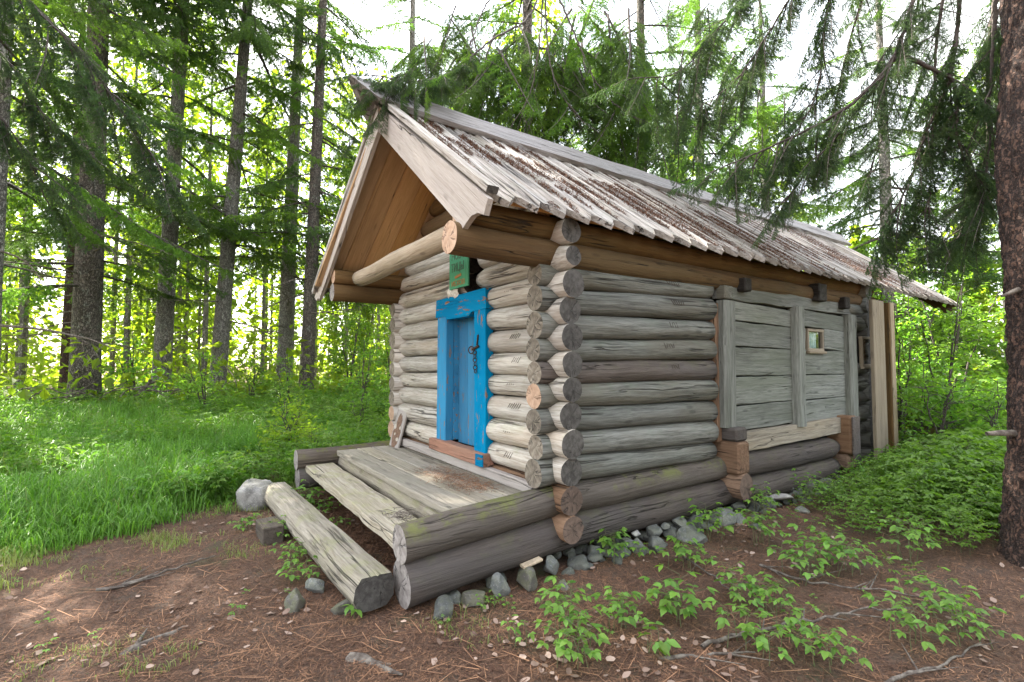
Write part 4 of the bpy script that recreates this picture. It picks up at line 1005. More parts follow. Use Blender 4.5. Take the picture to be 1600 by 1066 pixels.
spruce(gb_(-12.15, 3.83), 0.2, 18, (0.0, 0.0), 'pale spruce far behind the roof prow', nb=64, crown0=4.5, sc=(0.9, 1.4), light=0.5, dead=6)
spruce(gb_(-6.21, 14.39), 0.2, 16, (0.0, 0.0), 'light green spruce far behind the far half of the roof', nb=64, crown0=3.2, sc=(0.9, 1.5), light=0.3, dead=4)

# the near spruce at the right edge, its limbs hang over the roof
T9 = empty('spruce_tree', (2.07, 2.62, 0.03), 'near spruce with reddish flaky bark at the right edge of the picture', 'tree', 'tall spruces around the cabin')
trunk_mesh(T9, [(2.06, 2.82, -0.15), (2.07, 2.81, 0.4), (2.11, 2.81, 1.0), (2.14, 2.86, 1.5), (2.14, 2.86, 2.1), (2.10, 2.98, 3.1), (2.1, 3.22, 4.0), (2.1, 3.5, 5.2), (2.1, 3.8, 9), (2.1, 4.0, 16)], [0.185, 0.18, 0.175, 0.18, 0.185, 0.20, 0.20, 0.185, 0.14, 0.03], 'bark_red', seg=120, rings=340, wob=0.22, flare=1.25, disp=0.024)
tubes('branch_stub', [(np.array([(2.02, 2.70, 1.0), (1.95, 2.58, 1.005), (1.89, 2.48, 1.0)]), [0.028, 0.022, 0.014], 8, 0.2)], 'deadwood', T9).location = -T9.location
tubes('branch_stub', [(np.array([(2.05, 2.7, 2.05), (1.98, 2.58, 2.0)]), [0.02, 0.008], 6, 0.2)], 'deadwood', T9).location = -T9.location

LIMB = {
 'A': [(2.08, 2.7, 5.9), (1.8, 2.75, 5.5), (1.55, 2.73, 4.91), (1.42, 2.6, 4.12), (1.12, 2.54, 3.75), (0.77, 2.44, 3.35), (0.58, 2.39, 3.1)],
 'B': [(1.42, 2.6, 4.12), (1.55, 2.8, 4.02), (1.67, 3.16, 3.94), (1.62, 3.13, 3.44), (1.7, 3.45, 3.03)],
 'C': [(2.1, 2.7, 5.6), (1.9, 3.0, 5.3), (1.7, 3.13, 4.82), (1.64, 3.11, 3.99), (1.46, 3.06, 3.6), (1.33, 3.08, 3.2), (1.15, 3.05, 2.8)],
 'D': [(2.05, 2.65, 6.3), (1.4, 2.6, 5.9), (0.95, 2.54, 5.05), (0.88, 2.48, 4.52), (0.79, 2.57, 4.04), (0.6, 2.48, 3.72)],
 'E': [(2.05, 2.65, 6.6), (1.2, 2.8, 6.3), (0.59, 2.7, 5.36), (0.35, 2.4, 4.72), (0.1, 2.23, 4.29), (-0.27, 1.88, 4.18)],
 'F': [(2.05, 2.65, 6.9), (1.1, 2.5, 6.5), (0.38, 2.38, 5.43), (0.1, 2.02, 4.85), (-0.19, 1.79, 4.45), (-0.48, 1.54, 4.5)],
 'G': [(1.42, 2.6, 4.12), (1.05, 2.61, 3.82), (0.51, 2.36, 3.63), (0.05, 2.06, 3.46)],
 'H': [(2.12, 2.75, 5.4), (2.0, 3.3, 5.2), (1.86, 3.54, 4.9), (1.77, 3.47, 4.16), (1.73, 3.65, 3.35), (1.52, 3.59, 2.7)],
 'P': [(2.12, 2.8, 5.2), (1.95, 3.9, 4.9), (1.7, 4.6, 4.4), (1.5, 4.7, 3.7), (1.35, 4.7, 3.2)],
 'U': [(2.1, 2.8, 4.9), (1.95, 3.1, 4.75), (1.85, 3.3, 4.2), (1.78, 3.4, 3.3), (1.70, 3.4, 2.7)],
 'V': [(2.1, 2.7, 5.4), (1.8, 2.9, 5.2), (1.55, 3.0, 4.4), (1.5, 3.1, 3.6), (1.42, 3.15, 2.9)],
 'W': [(2.05, 2.65, 6.0), (1.3, 3.0, 5.7), (0.9, 3.1, 4.9), (0.75, 3.1, 4.3), (0.6, 3.1, 3.7)],
 'Q': [(2.1, 2.7, 6.2), (1.5, 3.6, 5.9), (1.0, 4.3, 5.2), (0.7, 4.5, 4.4), (0.5, 4.4, 3.7)],
}
LIMB6 = {
 'I': [(-4.5, 3.0, 8.3), (-2.8, 2.1, 7.6), (-1.76, 1.27, 6.53), (-1.54, 0.96, 5.53), (-1.51, 0.33, 5.04), (-1.41, -0.19, 4.39), (-1.43, -0.62, 4.20), (-1.52, -0.90, 4.22)],
 'J': [(-1.76, 1.27, 6.53), (-1.66, 1.14, 5.44), (-1.76, 1.07, 4.74), (-1.9, 0.88, 4.39)],
 'K': [(-1.76, 1.27, 6.53), (-1.63, 1.21, 5.28), (-1.58, 1.32, 4.82), (-1.42, 1.59, 4.43)],
 'L': [(-1.76, 1.27, 6.53), (-1.43, 1.5, 5.44), (-1.42, 1.91, 4.85), (-1.3, 2.47, 4.63)],
 'M': [(-2.8, 2.1, 7.6), (-2.04, 0.88, 6.37), (-2.02, 0.59, 5.86), (-2.02, 0.43, 5.48), (-1.98, 0.35, 5.14)],
}
def resample(pts, step):
    pts = np.array(pts, float); d = np.r_[0, np.cumsum(np.linalg.norm(np.diff(pts, axis=0), axis=1))]
    # smooth (Catmull-like) via dense chaikin
    for _ in range(2):
        q = [pts[0]]
        for a, b_ in zip(pts[:-1], pts[1:]): q += [a * 0.75 + b_ * 0.25, a * 0.25 + b_ * 0.75]
        q.append(pts[-1]); pts = np.array(q)
    d = np.r_[0, np.cumsum(np.linalg.norm(np.diff(pts, axis=0), axis=1))]
    t = np.linspace(0, d[-1], max(3, int(d[-1] / step)))
    return np.stack([np.interp(t, d, pts[:, i]) for i in range(3)], 1), d[-1]
def limb(root, pts, r0, start=0.35, step=0.12, sc=(0.35, 0.6), protos=None, hang=1.0, twigs=True):
    P_, L = resample(pts, 0.06)
    n_ = len(P_)
    P_ = P_ + np.array([[random.gauss(0, .004) for _ in range(3)] for _ in range(n_)])
    lst = [(P_, r0 * (1 - 0.8 * np.linspace(0, 1, n_)) + 0.002, 6, 0.15)]
    tg = np.gradient(P_, axis=0); tg /= np.linalg.norm(tg, axis=1)[:, None]
    if twigs:
        for i in range(int(n_ * 0.25), n_, 3):
            d = tg[i] * 0.6 + np.array([random.gauss(0, .6), random.gauss(0, .6), random.uniform(-0.9, 0.1)]); l = random.uniform(0.12, 0.45)
            q = [P_[i], P_[i] + d * l * 0.5, P_[i] + d * l + np.array([0, 0, -0.15 * l])]
            lst.append((np.array(q), [0.0045, 0.003, 0.001], 4, 0))
    o = tubes('limb', lst, 'twig', root); o.location = -Vector(root.location)
    s = start
    while s < 1.0 and protos:
        i = min(n_ - 1, int(s * n_)); p = P_[i]; d = tg[i]
        az = math.atan2(d[1], d[0]) + random.choice([-1, 1]) * random.uniform(0.2, 1.3)
        place_bough(root, random.choice(protos), p, az, random.uniform(-1.25, -0.3) * hang, random.uniform(*sc), random.uniform(-.5, .5))
        s += step / L
    i = n_ - 1
    if protos: place_bough(root, random.choice(protos), P_[i], math.atan2(tg[i][1], tg[i][0]), math.asin(max(-0.9, min(0.9, tg[i][2]))) * 0.8, random.uniform(*sc))
random.seed(5)
for key, pts in LIMB.items():
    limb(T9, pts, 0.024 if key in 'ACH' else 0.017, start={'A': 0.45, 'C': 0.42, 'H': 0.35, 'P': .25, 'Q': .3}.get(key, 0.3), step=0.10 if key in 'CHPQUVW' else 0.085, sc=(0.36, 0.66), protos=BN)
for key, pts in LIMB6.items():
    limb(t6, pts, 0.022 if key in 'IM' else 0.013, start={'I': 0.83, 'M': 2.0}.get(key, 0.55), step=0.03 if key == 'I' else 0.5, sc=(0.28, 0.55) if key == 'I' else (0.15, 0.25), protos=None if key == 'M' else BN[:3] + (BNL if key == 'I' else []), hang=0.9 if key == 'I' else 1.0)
# curtains of foliage of the spruce behind the ridge
for (x, y, z, s) in [(-3.2, 1.6, 6.4, 1.0), (-2.9, 2.3, 6.2, 1.1), (-3.4, 2.6, 5.9, 1.1), (-2.6, 3.0, 6.3, 1.1), (-3.0, 3.4, 5.6, 1.0), (-3.6, 3.2, 5.3, 0.9), (-2.4, 3.8, 6.0, 1.0), (-4.0, 1.4, 6.6, 1.0), (-4.6, 1.2, 6.2, 0.9), (-2.2, 2.4, 6.7, 1.0), (-3.1, 2.9, 6.9, 1.2), (-2.8, 3.9, 5.2, 0.9), (-3.7, 2.2, 5.5, 0.8), (-4.05, 1.3, 6.9, 0.9), (-4.3, 0.9, 6.6, 0.8), (-3.08, 1.68, 6.3, 1.0), (-3.32, 1.38, 5.7, 0.7), (-2.55, 2.49, 6.0, 1.0), (-2.0, 3.3, 5.8, 1.0), (-1.86, 2.7, 6.3, 1.0), (-2.1, 3.6, 5.1, 0.8)]:
    for q in range(5):
        place_bough(t6, random.choice(BO[1:] + BOL), (x + random.uniform(-.2, .2), y + random.uniform(-.2, .2), z + random.uniform(-.2, .3)), random.uniform(-2.6, 0.4), random.uniform(-1.3, -0.7), s * random.uniform(0.5, 0.85))

for (x, y, z, sc_) in [(-0.65, 2.65, 5.6, 0.9), (-0.58, 2.79, 5.0, 0.9), (-0.78, 2.56, 4.5, 0.8), (-0.14, 2.52, 5.5, 0.9), (-0.3, 2.6, 4.7, 0.7), (0.14, 2.58, 3.5, 0.6), (-0.13, 2.54, 3.4, 0.55), (-0.4, 2.7, 3.9, 0.7), (0.3, 2.7, 4.3, 0.7), (0.55, 2.9, 3.8, 0.7)]:
    for q in range(3):
        place_bough(T9, random.choice(BN + BNL), (x + random.uniform(-.25, .25), y + random.uniform(-.25, .35), z + random.uniform(0.0, .4)), random.uniform(1.5, 4.8), random.uniform(-1.35, -0.6), sc_ * random.uniform(0.7, 1.1))
for (x, y, z) in [(-1.24, -0.65, 4.06), (-1.13, -0.57, 3.95), (-1.31, -0.75, 4.05), (-1.39, -0.85, 3.99), (-1.43, -0.92, 3.9), (-1.34, -0.8, 3.87), (-1.25, -0.67, 3.91), (-1.46, -0.96, 3.75), (-1.39, -0.88, 3.69), (-1.47, -0.98, 3.54), (-1.3, -0.73, 4.14), (-1.2, -0.6, 4.15)]:
    for q in range(2):
        place_bough(t6, random.choice(BN + BNL), (x + random.uniform(-.05, .05), y - 0.06 + random.uniform(-.05, .05), z + random.uniform(0.02, .10)), random.uniform(-3.0, -0.6), random.uniform(-1.3, -0.2), random.uniform(0.22, 0.36), random.uniform(-.4, .4))
# near bough coming in at the top left, from a spruce standing outside the picture
TL = spruce((-5.6, -5.6, gz(-5.6, -5.6)), 0.22, 16, (0, 0), 'spruce outside the left edge whose dark bough hangs into the top left corner', nb=34, crown0=6.5, sc=(1.0, 1.6), dead=0)
for pts in ([(-5.55, -5.5, 7.0), (-4.5, -4.6, 6.2), (-3.95, -4.04, 5.55), (-3.72, -3.65, 5.03), (-3.77, -3.36, 4.81), (-3.91, -2.98, 4.32), (-4.08, -2.65, 3.84)], [(-5.5, -5.5, 6.2), (-5.0, -4.7, 5.6), (-4.8, -4.1, 5.0), (-4.9, -3.7, 4.3)], [(-5.5, -5.5, 5.6), (-5.6, -4.6, 5.0), (-5.7, -4.1, 4.3), (-5.8, -3.9, 3.7)]):
    limb(TL, pts, 0.022, start=0.3, step=0.11, sc=(0.5, 0.95), protos=BN)
# unseen spruce added on the right to darken the side wall
random.seed(33)
for (x, y, h, lb) in ((9.0, -1.0, 18, 'spruce outside the picture to the right of the viewer'),):
    spruce((x, y, gz(x, y)), 0.22, h, (0, 0), lb, nb=110, crown0=1.5, sc=(1.1, 1.9), dead=0)

# ---------------------------------------------------------------- broadleaf saplings
def leafq(P_, d, up_, ln, wd):
    """folded diamond leaves: 4 verts, 2 tris each (arrays)"""
    s = np.cross(d, up_); s /= np.linalg.norm(s, axis=1)[:, None] + 1e-9
    n_ = np.cross(s, d)
    m_ = P_ + d * (ln * 0.45)[:, None]
    a = m_ + s * (wd / 2)[:, None] + n_ * (wd * 0.18)[:, None]; b_ = m_ - s * (wd / 2)[:, None] + n_ * (wd * 0.18)[:, None]
    tip = P_ + d * ln[:, None] - n_ * (ln * 0.12)[:, None]
    V = np.stack([P_, a, tip, b_], 1).reshape(-1, 3)
    i = np.arange(len(P_))[:, None] * 4
    F_ = np.concatenate([i + [[0, 1, 2]], i + [[0, 2, 3]]], 1).reshape(-1, 3)
    return V, F_
def ovals(P_, d, up_, ln, wd):
    s = np.cross(d, up_); s /= np.linalg.norm(s, axis=1)[:, None] + 1e-9
    n_ = np.cross(s, d); rr = np.random.default_rng(5)
    V = []
    cur = rr.uniform(-0.1, 0.45, len(P_))
    for a_, w_ in ((0, 0), (0.2, 0.36), (0.5, 0.5), (0.8, 0.33), (1.0, 0.02), (0.8, -0.3), (0.45, -0.5), (0.18, -0.33)):
        w2 = w_ * rr.uniform(0.7, 1.2, len(P_)); a2 = a_ + rr.uniform(-.06, .06, len(P_))
        V.append(P_ + d * (ln * a2)[:, None] + s * (wd * w2)[:, None] + n_ * (ln * cur * (w2 ** 2 * 1.6 + (a2 - 0.5) ** 2))[:, None])
    V = np.stack(V, 1).reshape(-1, 3); i = np.arange(len(P_))[:, None] * 8
    F_ = np.concatenate([i + [[0, 1, 7]], i + [[1, 6, 7]], i + [[1, 2, 6]], i + [[2, 5, 6]], i + [[2, 3, 5]], i + [[3, 4, 5]]], 1).reshape(-1, 3)
    return V, F_
def make_crown(seed, H, R_, nst, nlf, ln, mat, low=0.2):
    r = np.random.default_rng(seed)
    W = []; Ps = []; Ds = []
    for s in range(nst):
        a = r.uniform(0, 6.28); lean_ = r.uniform(0.05, 0.3)
        h = H * r.uniform(0.7, 1.0); k = 9
        q = np.stack([np.cos(a) * lean_ * h * np.linspace(0, 1, k) ** 1.4 + r.normal(0, .015, k), np.sin(a) * lean_ * h * np.linspace(0, 1, k) ** 1.4 + r.normal(0, .015, k), np.linspace(0, h, k)], 1)
        W.append((q, 0.012 * H ** 0.7 * (1 - 0.85 * np.linspace(0, 1, k)) + 0.001, 5, 0))
        for b_ in range(int(7 + 4 * H)):
            u = r.uniform(low, 1.0); p = np.array([np.interp(u, np.linspace(0, 1, k), q[:, i]) for i in range(3)])
            az = r.uniform(0, 6.28); l = R_ * (1.15 - u) * r.uniform(0.5, 1.1) + 0.12
            d = np.array([math.cos(az), math.sin(az), r.uniform(0.0, 0.7)]); d /= np.linalg.norm(d)
            e = p + d * l + np.array([0, 0, -0.1 * l])
            W.append((np.array([p, p + d * l * 0.5, e]), [0.005, 0.0035, 0.001], 3, 0))
            m_ = max(4, int(nlf * l))
            t = r.uniform(0.25, 1.05, m_)[:, None]
            P_ = p + (e - p) * t + r.normal(0, 0.035, (m_, 3))
            dd = d + r.normal(0, 0.7, (m_, 3)) + np.array([0, 0, -0.25]); dd /= np.linalg.norm(dd, axis=1)[:, None]
            Ps.append(P_); Ds.append(dd)
    P_ = np.vstack(Ps); d = np.vstack(Ds)
    up_ = np.array([0, 0, 1.0]) + r.normal(0, 0.45, P_.shape)
    l = ln * r.uniform(0.6, 1.25, len(P_))
    V, F_ = leafq(P_, d, up_, l, l * 0.55)
    me = mesh_np('crown', V, [(F_, 0)], [M[mat]], tint=np.repeat(r.random(len(P_)), 2))
    Vs, Fs, o = [], [], 0
    for pts, rads, seg, wob in W:
        a_, b_ = tube_data(pts, rads, seg); Vs.append(a_); Fs.append(b_ + o); o += len(a_)
    st = mesh_np('stem', np.vstack(Vs), [(np.vstack(Fs), 0)], [M['twig']], smooth=True)
    return me, st
CR = [make_crown(1, 1.7, 0.5, 3, 42, 0.075, 'leaf_tree'), make_crown(2, 2.6, 0.7, 3, 44, 0.085, 'leaf_tree'), make_crown(3, 1.1, 0.4, 4, 55, 0.06, 'leaf_tree', 0.1), make_crown(4, 4.5, 1.4, 3, 46, 0.10, 'leaf_tree', 0.25)]
CRY = make_crown(9, 0.75, 0.3, 5, 80, 0.05, 'leaf_yellow', 0.1)
def sapling(x, y, k, s, label, crown=None, grp='broadleaf saplings', name='sapling', cat='sapling'):
    c, st = crown or CR[k]
    z = gz(x, y) - 0.02
    root = empty(name, (x, y, z), label, cat, grp)
    a = random.uniform(0, 6.28)
    mobj('stem', st, root, rot=(0, 0, a), scale=s); mobj('crown', c, root, rot=(0, 0, a), scale=s)
    return root
random.seed(44)
SAP = [(-6.2, 1.5, 1, 1.0, 'leafy rowan sapling just left of the cabin left corner'), (-7.0, 2.6, 1, 1.15, 'tall sapling behind the cabin left corner'), (-7.6, 0.9, 0, 1.2, 'bushy sapling below the left eave'), (-8.6, 1.9, 1, 1.1, 'sapling in front of the dark narrow spruce'), (-9.6, -0.2, 0, 1.0, 'low sapling between the dark and the leaning spruce'), (-10.4, -0.9, 2, 1.3, 'bush at the foot of the leaning spruce'), (-10.6, -2.2, 2, 1.0, 'bush at the foot of the bare straight spruce'), (-5.4, 3.2, 1, 1.2, 'sapling hidden partly by the left wall'), (-9.0, 3.8, 3, 0.8, 'sunlit young tree far left of the cabin'),
 (-8.0, -0.6, 2, 0.9, 'low bush out in the meadow before the spruces'), (-5.19, -0.97, 2, 0.0, ''),
 (-0.84, 6.86, 0, 1.25, 'leafy sapling close beside the corner boards'), (-1.13, 8.6, 1, 1.15, 'sapling behind the corner boards under the roof end'), (-0.01, 6.83, 1, 1.0, 'bushy sapling in the middle of the gap between cabin and near trunk'), (-0.7, 9.5, 1, 1.2, 'tall sapling in the gap between cabin and near trunk'), (0.27, 7.6, 1, 1.1, 'sapling just left of the near trunk'), (0.79, 6.3, 2, 1.2, 'low bush just left of the near trunk'), (-2.44, 10.8, 3, 0.85, 'young tree whose crown shows under the roof end'), (-1.66, 12.4, 3, 0.9, 'young tree in the far right gap'), (-0.37, 10.5, 3, 0.85, 'young tree beside the near trunk, farther back'), (-2.22, 9.1, 1, 1.2, 'sapling seen just past the corner boards'), (-3.9, 14.6, 3, 1.1, 'broad young tree far beyond the roof end'), (-2.2, 15.9, 3, 1.1, 'broad young tree farthest right in the gap'), (0.71, 5.75, 2, 1.25, 'leafy bush rising from the herbs right of the corner boards'), (1.15, 6.1, 2, 1.15, 'leafy bush rising from the herbs close to the near trunk'), (0.35, 6.3, 0, 0.9, 'slim bush behind the herbs beside the corner boards'), (-5.7, 0.25, 2, 0.9, 'bush just left of the porch sill log end'), (-4.75, 0.7, 2, 0.95, 'bush right beside the cabin left wall'), (-6.5, -0.6, 2, 0.8, 'bush in the meadow beyond the yellow-green one'), (-7.5, 5.6, 3, 0.8, 'young tree behind the cabin left wall'), (-10.7, 1.5, 1, 1.2, 'sapling far left of the cabin between two spruces'), (-9.1, -1.9, 0, 1.1, 'sapling in the meadow before the leaning spruce'), (-11.6, -3.2, 0, 1.3, 'sapling between the thick dark and the bare straight spruce'), (-13.0, 2.5, 3, 0.9, 'young tree far behind left of the gable')]
for x, y, k, s, lb in SAP:
    if s > 0: sapling(x, y, k, s, lb)
sapling(-5.05, -1.0, 0, 1.35, 'yellow-green sunlit bush in the meadow left of the porch', CRY, None, 'bush', 'bush')
sapling(-4.4, -0.75, 0, 0.8, 'smaller yellow-green bush close to the porch left end', CRY, None, 'bush', 'bush')
# birch trunks in the right background
for (x, y, r_, lean_, lb) in ((-1.6, 17.0, 0.16, (0.02, 0.0), 'pale leaning birch trunk behind the roof end'), (0.6, 19.0, 0.14, (-0.02, 0.01), 'second pale birch trunk further right')):
    root = empty('birch_tree', (x, y, gz(x, y)), lb, 'tree', 'birches behind the cabin')
    trunk_mesh(root, [(x, y, gz(x, y) - .1), (x + lean_[0] * 4, y, 4), (x + lean_[0] * 10, y, 10)], [r_, r_ * 0.8, 0.04], 'bark_birch', rings=20, seg=10)
    for q in range(7):
        c, st = CR[3]
        mobj('crown', c, root, loc=(random.uniform(-.6, .6), random.uniform(-.6, .6), 1.5 + q * 1.15), rot=(random.uniform(-.3, .3), random.uniform(-.3, .3), random.uniform(0, 6)), scale=random.uniform(0.5, 0.75))

# ---------------------------------------------------------------- far wood (one mass)
def far_wood():
    r = np.random.default_rng(3)
    Ps, Ds, Ls, Tn = [], [], [], []
    W = []
    C0 = np.array([2.97, -2.4])
    for i in range(210):
        ang = math.radians(r.uniform(62, 232)) if i % 3 else math.radians(r.uniform(140, 200))
        dist = r.uniform(19, 46)
        x, y = C0[0] + math.cos(ang) * dist, C0[1] + math.sin(ang) * dist
        g = gz(x, y)
        h = r.uniform(5, 11) if i % 3 else r.uniform(12, 20)
        R_ = h * r.uniform(0.15, 0.24)
        W.append((np.array([(x, y, g), (x, y, g + h * 0.9)]), [0.03 + h * 0.0045, 0.015], 5, 0))
        m_ = 620
        u = r.random(m_) ** 0.8
        a = r.uniform(0, 6.28, m_); q = R_ * (1.05 - u) ** 0.7 * np.sqrt(r.random(m_)) * (0.7 + 0.5 * np.sin(a * 3 + u * 25 + i))
        P_ = np.stack([x + np.cos(a) * q, y + np.sin(a) * q, g + 0.2 + u * h * 0.98], 1)
        d = np.stack([np.cos(a), np.sin(a), r.normal(-0.3, 0.4, m_)], 1) + r.normal(0, .4, (m_, 3)); d /= np.linalg.norm(d, axis=1)[:, None]
        Ps.append(P_); Ds.append(d); Ls.append(r.uniform(0.18, 0.42, m_)); Tn.append(np.clip(r.random(m_) * 0.6 + r.uniform(0, 0.4), 0, 1))
    # undergrowth belt
    m_ = 26000
    ang = np.radians(r.uniform(55, 235, m_)); dist = 13 + 34 * r.random(m_) ** 1.3
    x = C0[0] + np.cos(ang) * dist; y = C0[1] + np.sin(ang) * dist
    keep = ~((x > -4.5) & (x < 1.2) & (y > -1) & (y < 8))
    x, y = x[keep], y[keep]; m_ = len(x)
    hh = 0.1 + 1.7 * r.random(m_) ** 2 * (0.5 + 0.5 * np.sin(x * 0.9) * np.cos(y * 0.7) + 0.3)
    P_ = np.stack([x, y, ground_z(x, y) + hh], 1); d = r.normal(0, 1, (m_, 3)) + np.array([0, 0, 0.2]); d /= np.linalg.norm(d, axis=1)[:, None]
    Ps.append(P_); Ds.append(d); Ls.append(r.uniform(0.15, 0.34, m_)); Tn.append(r.random(m_))
    P_ = np.vstack(Ps); d = np.vstack(Ds); l = np.concatenate(Ls); tn = np.concatenate(Tn)
    V, F_ = leafq(P_, d, np.array([0, 0, 1.0]) + r.normal(0, .6, P_.shape), l, l * 0.6)
    Vs, Fs, o = [V], [], len(V)
    for pts, rads, seg, wob in W:
        a_, b_ = tube_data(pts, rads, seg); Vs.append(a_); Fs.append(b_ + o); o += len(a_)
    Fs = np.vstack(Fs)
    me = mesh_np('far_wood', np.vstack(Vs), [(F_, 0), (Fs, 1)], [M['leaf_yellow'], M['bark']], tint=np.concatenate([np.repeat(tn, 2), np.zeros(len(Fs))]))
    tag(mobj('far_wood', me), 'sunlit yellow-green wood far behind the spruces', kind='stuff')
far_wood()

# ---------------------------------------------------------------- grass and herbs
CAMP = np.array([2.966, -2.404])
def in_view(x, y, pad=0.32):
    dx = x - CAMP[0]; dy = y - CAMP[1]
    dep = -math.cos(_a) * dx + math.sin(_a) * dy; lat = math.sin(_a) * dx + math.cos(_a) * dy
    return (dep > 0.8) & (np.abs(lat) < dep * (1.032 + pad) + 0.3)
def cabin_free(x, y, pad=0.0):
    return ~((x > -3.3 - pad) & (x < 0.22 + pad) & (y > -1.62 - pad) & (y < 5.6 + pad))
def edge_x(y):      # right border of the meadow
    return np.interp(y, [-6, -3.5, -2.6, -2.1, -1.6, -1.0, 0, 8], [-2.5, -2.45, -2.55, -2.9, -3.5, -3.4, -3.35, -3.35])
pn = lambda x, y, f, o: np.array([noise.noise((a * f, b_ * f, o)) for a, b_ in zip(x, y)])
def scatter(n_, x0, x1, y0, y1, fn, r):
    x = r.uniform(x0, x1, n_); y = r.uniform(y0, y1, n_)
    k = in_view(x, y) & cabin_free(x, y); x, y = x[k], y[k]
    k = fn(x, y, r.random(len(x))); return x[k], y[k]
def blades(name, x, y, hmin, hmax, wd, mat, r, label, lean=0.6, per=1, clump=0.05):
    hc = np.repeat(r.uniform(0.45, 1.25, len(x)), per)
    x = np.repeat(x, per) + r.normal(0, clump, len(x) * per); y = np.repeat(y, per) + r.normal(0, clump, len(y) * per)
    n_ = len(x); z = ground_z(x, y) - 0.01
    h = r.uniform(hmin, hmax, n_) * hc; h = h * np.clip(0.3 + (edge_x(y) + 0.4 - x) / 1.8, 0.3 if 'meadow' in name else 0.7, 1.0) if 'tall' not in name else h; a = r.uniform(0, 6.28, n_); b_ = r.uniform(0.15, 1.0, n_) * lean
    dx, dy = np.cos(a), np.sin(a); w = wd * r.uniform(0.6, 1.3, n_)
    P0 = np.stack([x, y, z], 1); D_ = np.stack([dx, dy, np.zeros(n_)], 1); S_ = np.stack([-dy, dx, np.zeros(n_)], 1); U_ = np.array([0, 0, 1.0])
    p1 = P0 + D_ * (b_ * h * 0.22)[:, None] + U_ * (h * 0.55)[:, None]
    p2 = P0 + D_ * (b_ * h * 0.62)[:, None] + U_ * (h * (0.95 - 0.25 * b_))[:, None]
    p3 = P0 + D_ * (b_ * h * 1.1)[:, None] + U_ * (h * (1.02 - 0.62 * b_))[:, None]
    V = np.stack([P0 - S_ * w[:, None] / 2, P0 + S_ * w[:, None] / 2, p1 - S_ * w[:, None] / 2, p1 + S_ * w[:, None] / 2, p2 - S_ * w[:, None] * .35, p2 + S_ * w[:, None] * .35, p3], 1).reshape(-1, 3)
    i = (np.arange(n_) * 7)[:, None]
    Q = np.concatenate([i + [[0, 1, 3, 2]], i + [[2, 3, 5, 4]]], 1).reshape(-1, 4); T = i + [[4, 5, 6]]
    tn = r.random(n_) * 0.7 + 0.3 * (np.sin(x * 2.1) * np.cos(y * 1.7) * 0.5 + 0.5)
    me = mesh_np(name, V, [(Q, 0), (T, 0)], [M[mat]], tint=np.concatenate([np.repeat(tn, 2), tn]))
    return tag(mobj(name, me), label, kind='stuff')
r = np.random.default_rng(12)
gx_, gy_ = scatter(34000, -11.5, -2.4, -6, 2.5, lambda x, y, u: (x < edge_x(y) - 0.05 + 0.8 * pn(x, y, 1.1, 3) + 0.5 * pn(x, y, 4.0, 13)) & (u < 0.25 + (edge_x(y) + 0.3 - x) / 1.3) & (u < np.clip(1.15 - (-x - 3) / 12, 0.2, 1)) & (pn(x, y, 0.55, 8) + 0.22 + 0.1 * np.clip(-y - 1.5, -2, 2) > 0), r)
blades('meadow_grass', gx_, gy_, 0.14, 0.48, 0.0075, 'grass', r, 'long fresh green grass of the clearing left of the porch', 1.15, per=12, clump=0.055)
gx2, gy2 = scatter(5000, -10, -2.6, -6, 2.0, lambda x, y, u: (x < edge_x(y) + 0.2) & (pn(x, y, 0.9, 90) > -0.1), r)
blades('meadow_straw', gx2, gy2, 0.2, 0.55, 0.005, 'grass_dry', r, 'pale dry stalks standing among the meadow grass', 1.1, per=2, clump=0.08)
sx_, sy_ = scatter(16000, -4.6, -0.3, -3.8, -1.2, lambda x, y, u: (np.abs(x - edge_x(y)) < 1.0) & (pn(x, y, 2.2, 5) + 0.7 * (u - 0.5) > 0.12) & (u < 0.55) & (x < -1.7), r)
blades('short_grass', sx_, sy_, 0.04, 0.16, 0.004, 'grass_dry', r, 'short pale grass at the edge of the bare needle ground', 1.0, per=8, clump=0.045)

sx_, sy_ = scatter(9000, -2.6, 1.2, -3.6, -0.9, lambda x, y, u: (pn(x, y, 1.5, 77) > 0.30) & (u < 0.16), r)
blades('ground_tufts', sx_, sy_, 0.03, 0.10, 0.0035, 'grass_dry', r, 'thin tufts of short grass scattered on the bare needle ground', 1.0, per=9, clump=0.03)

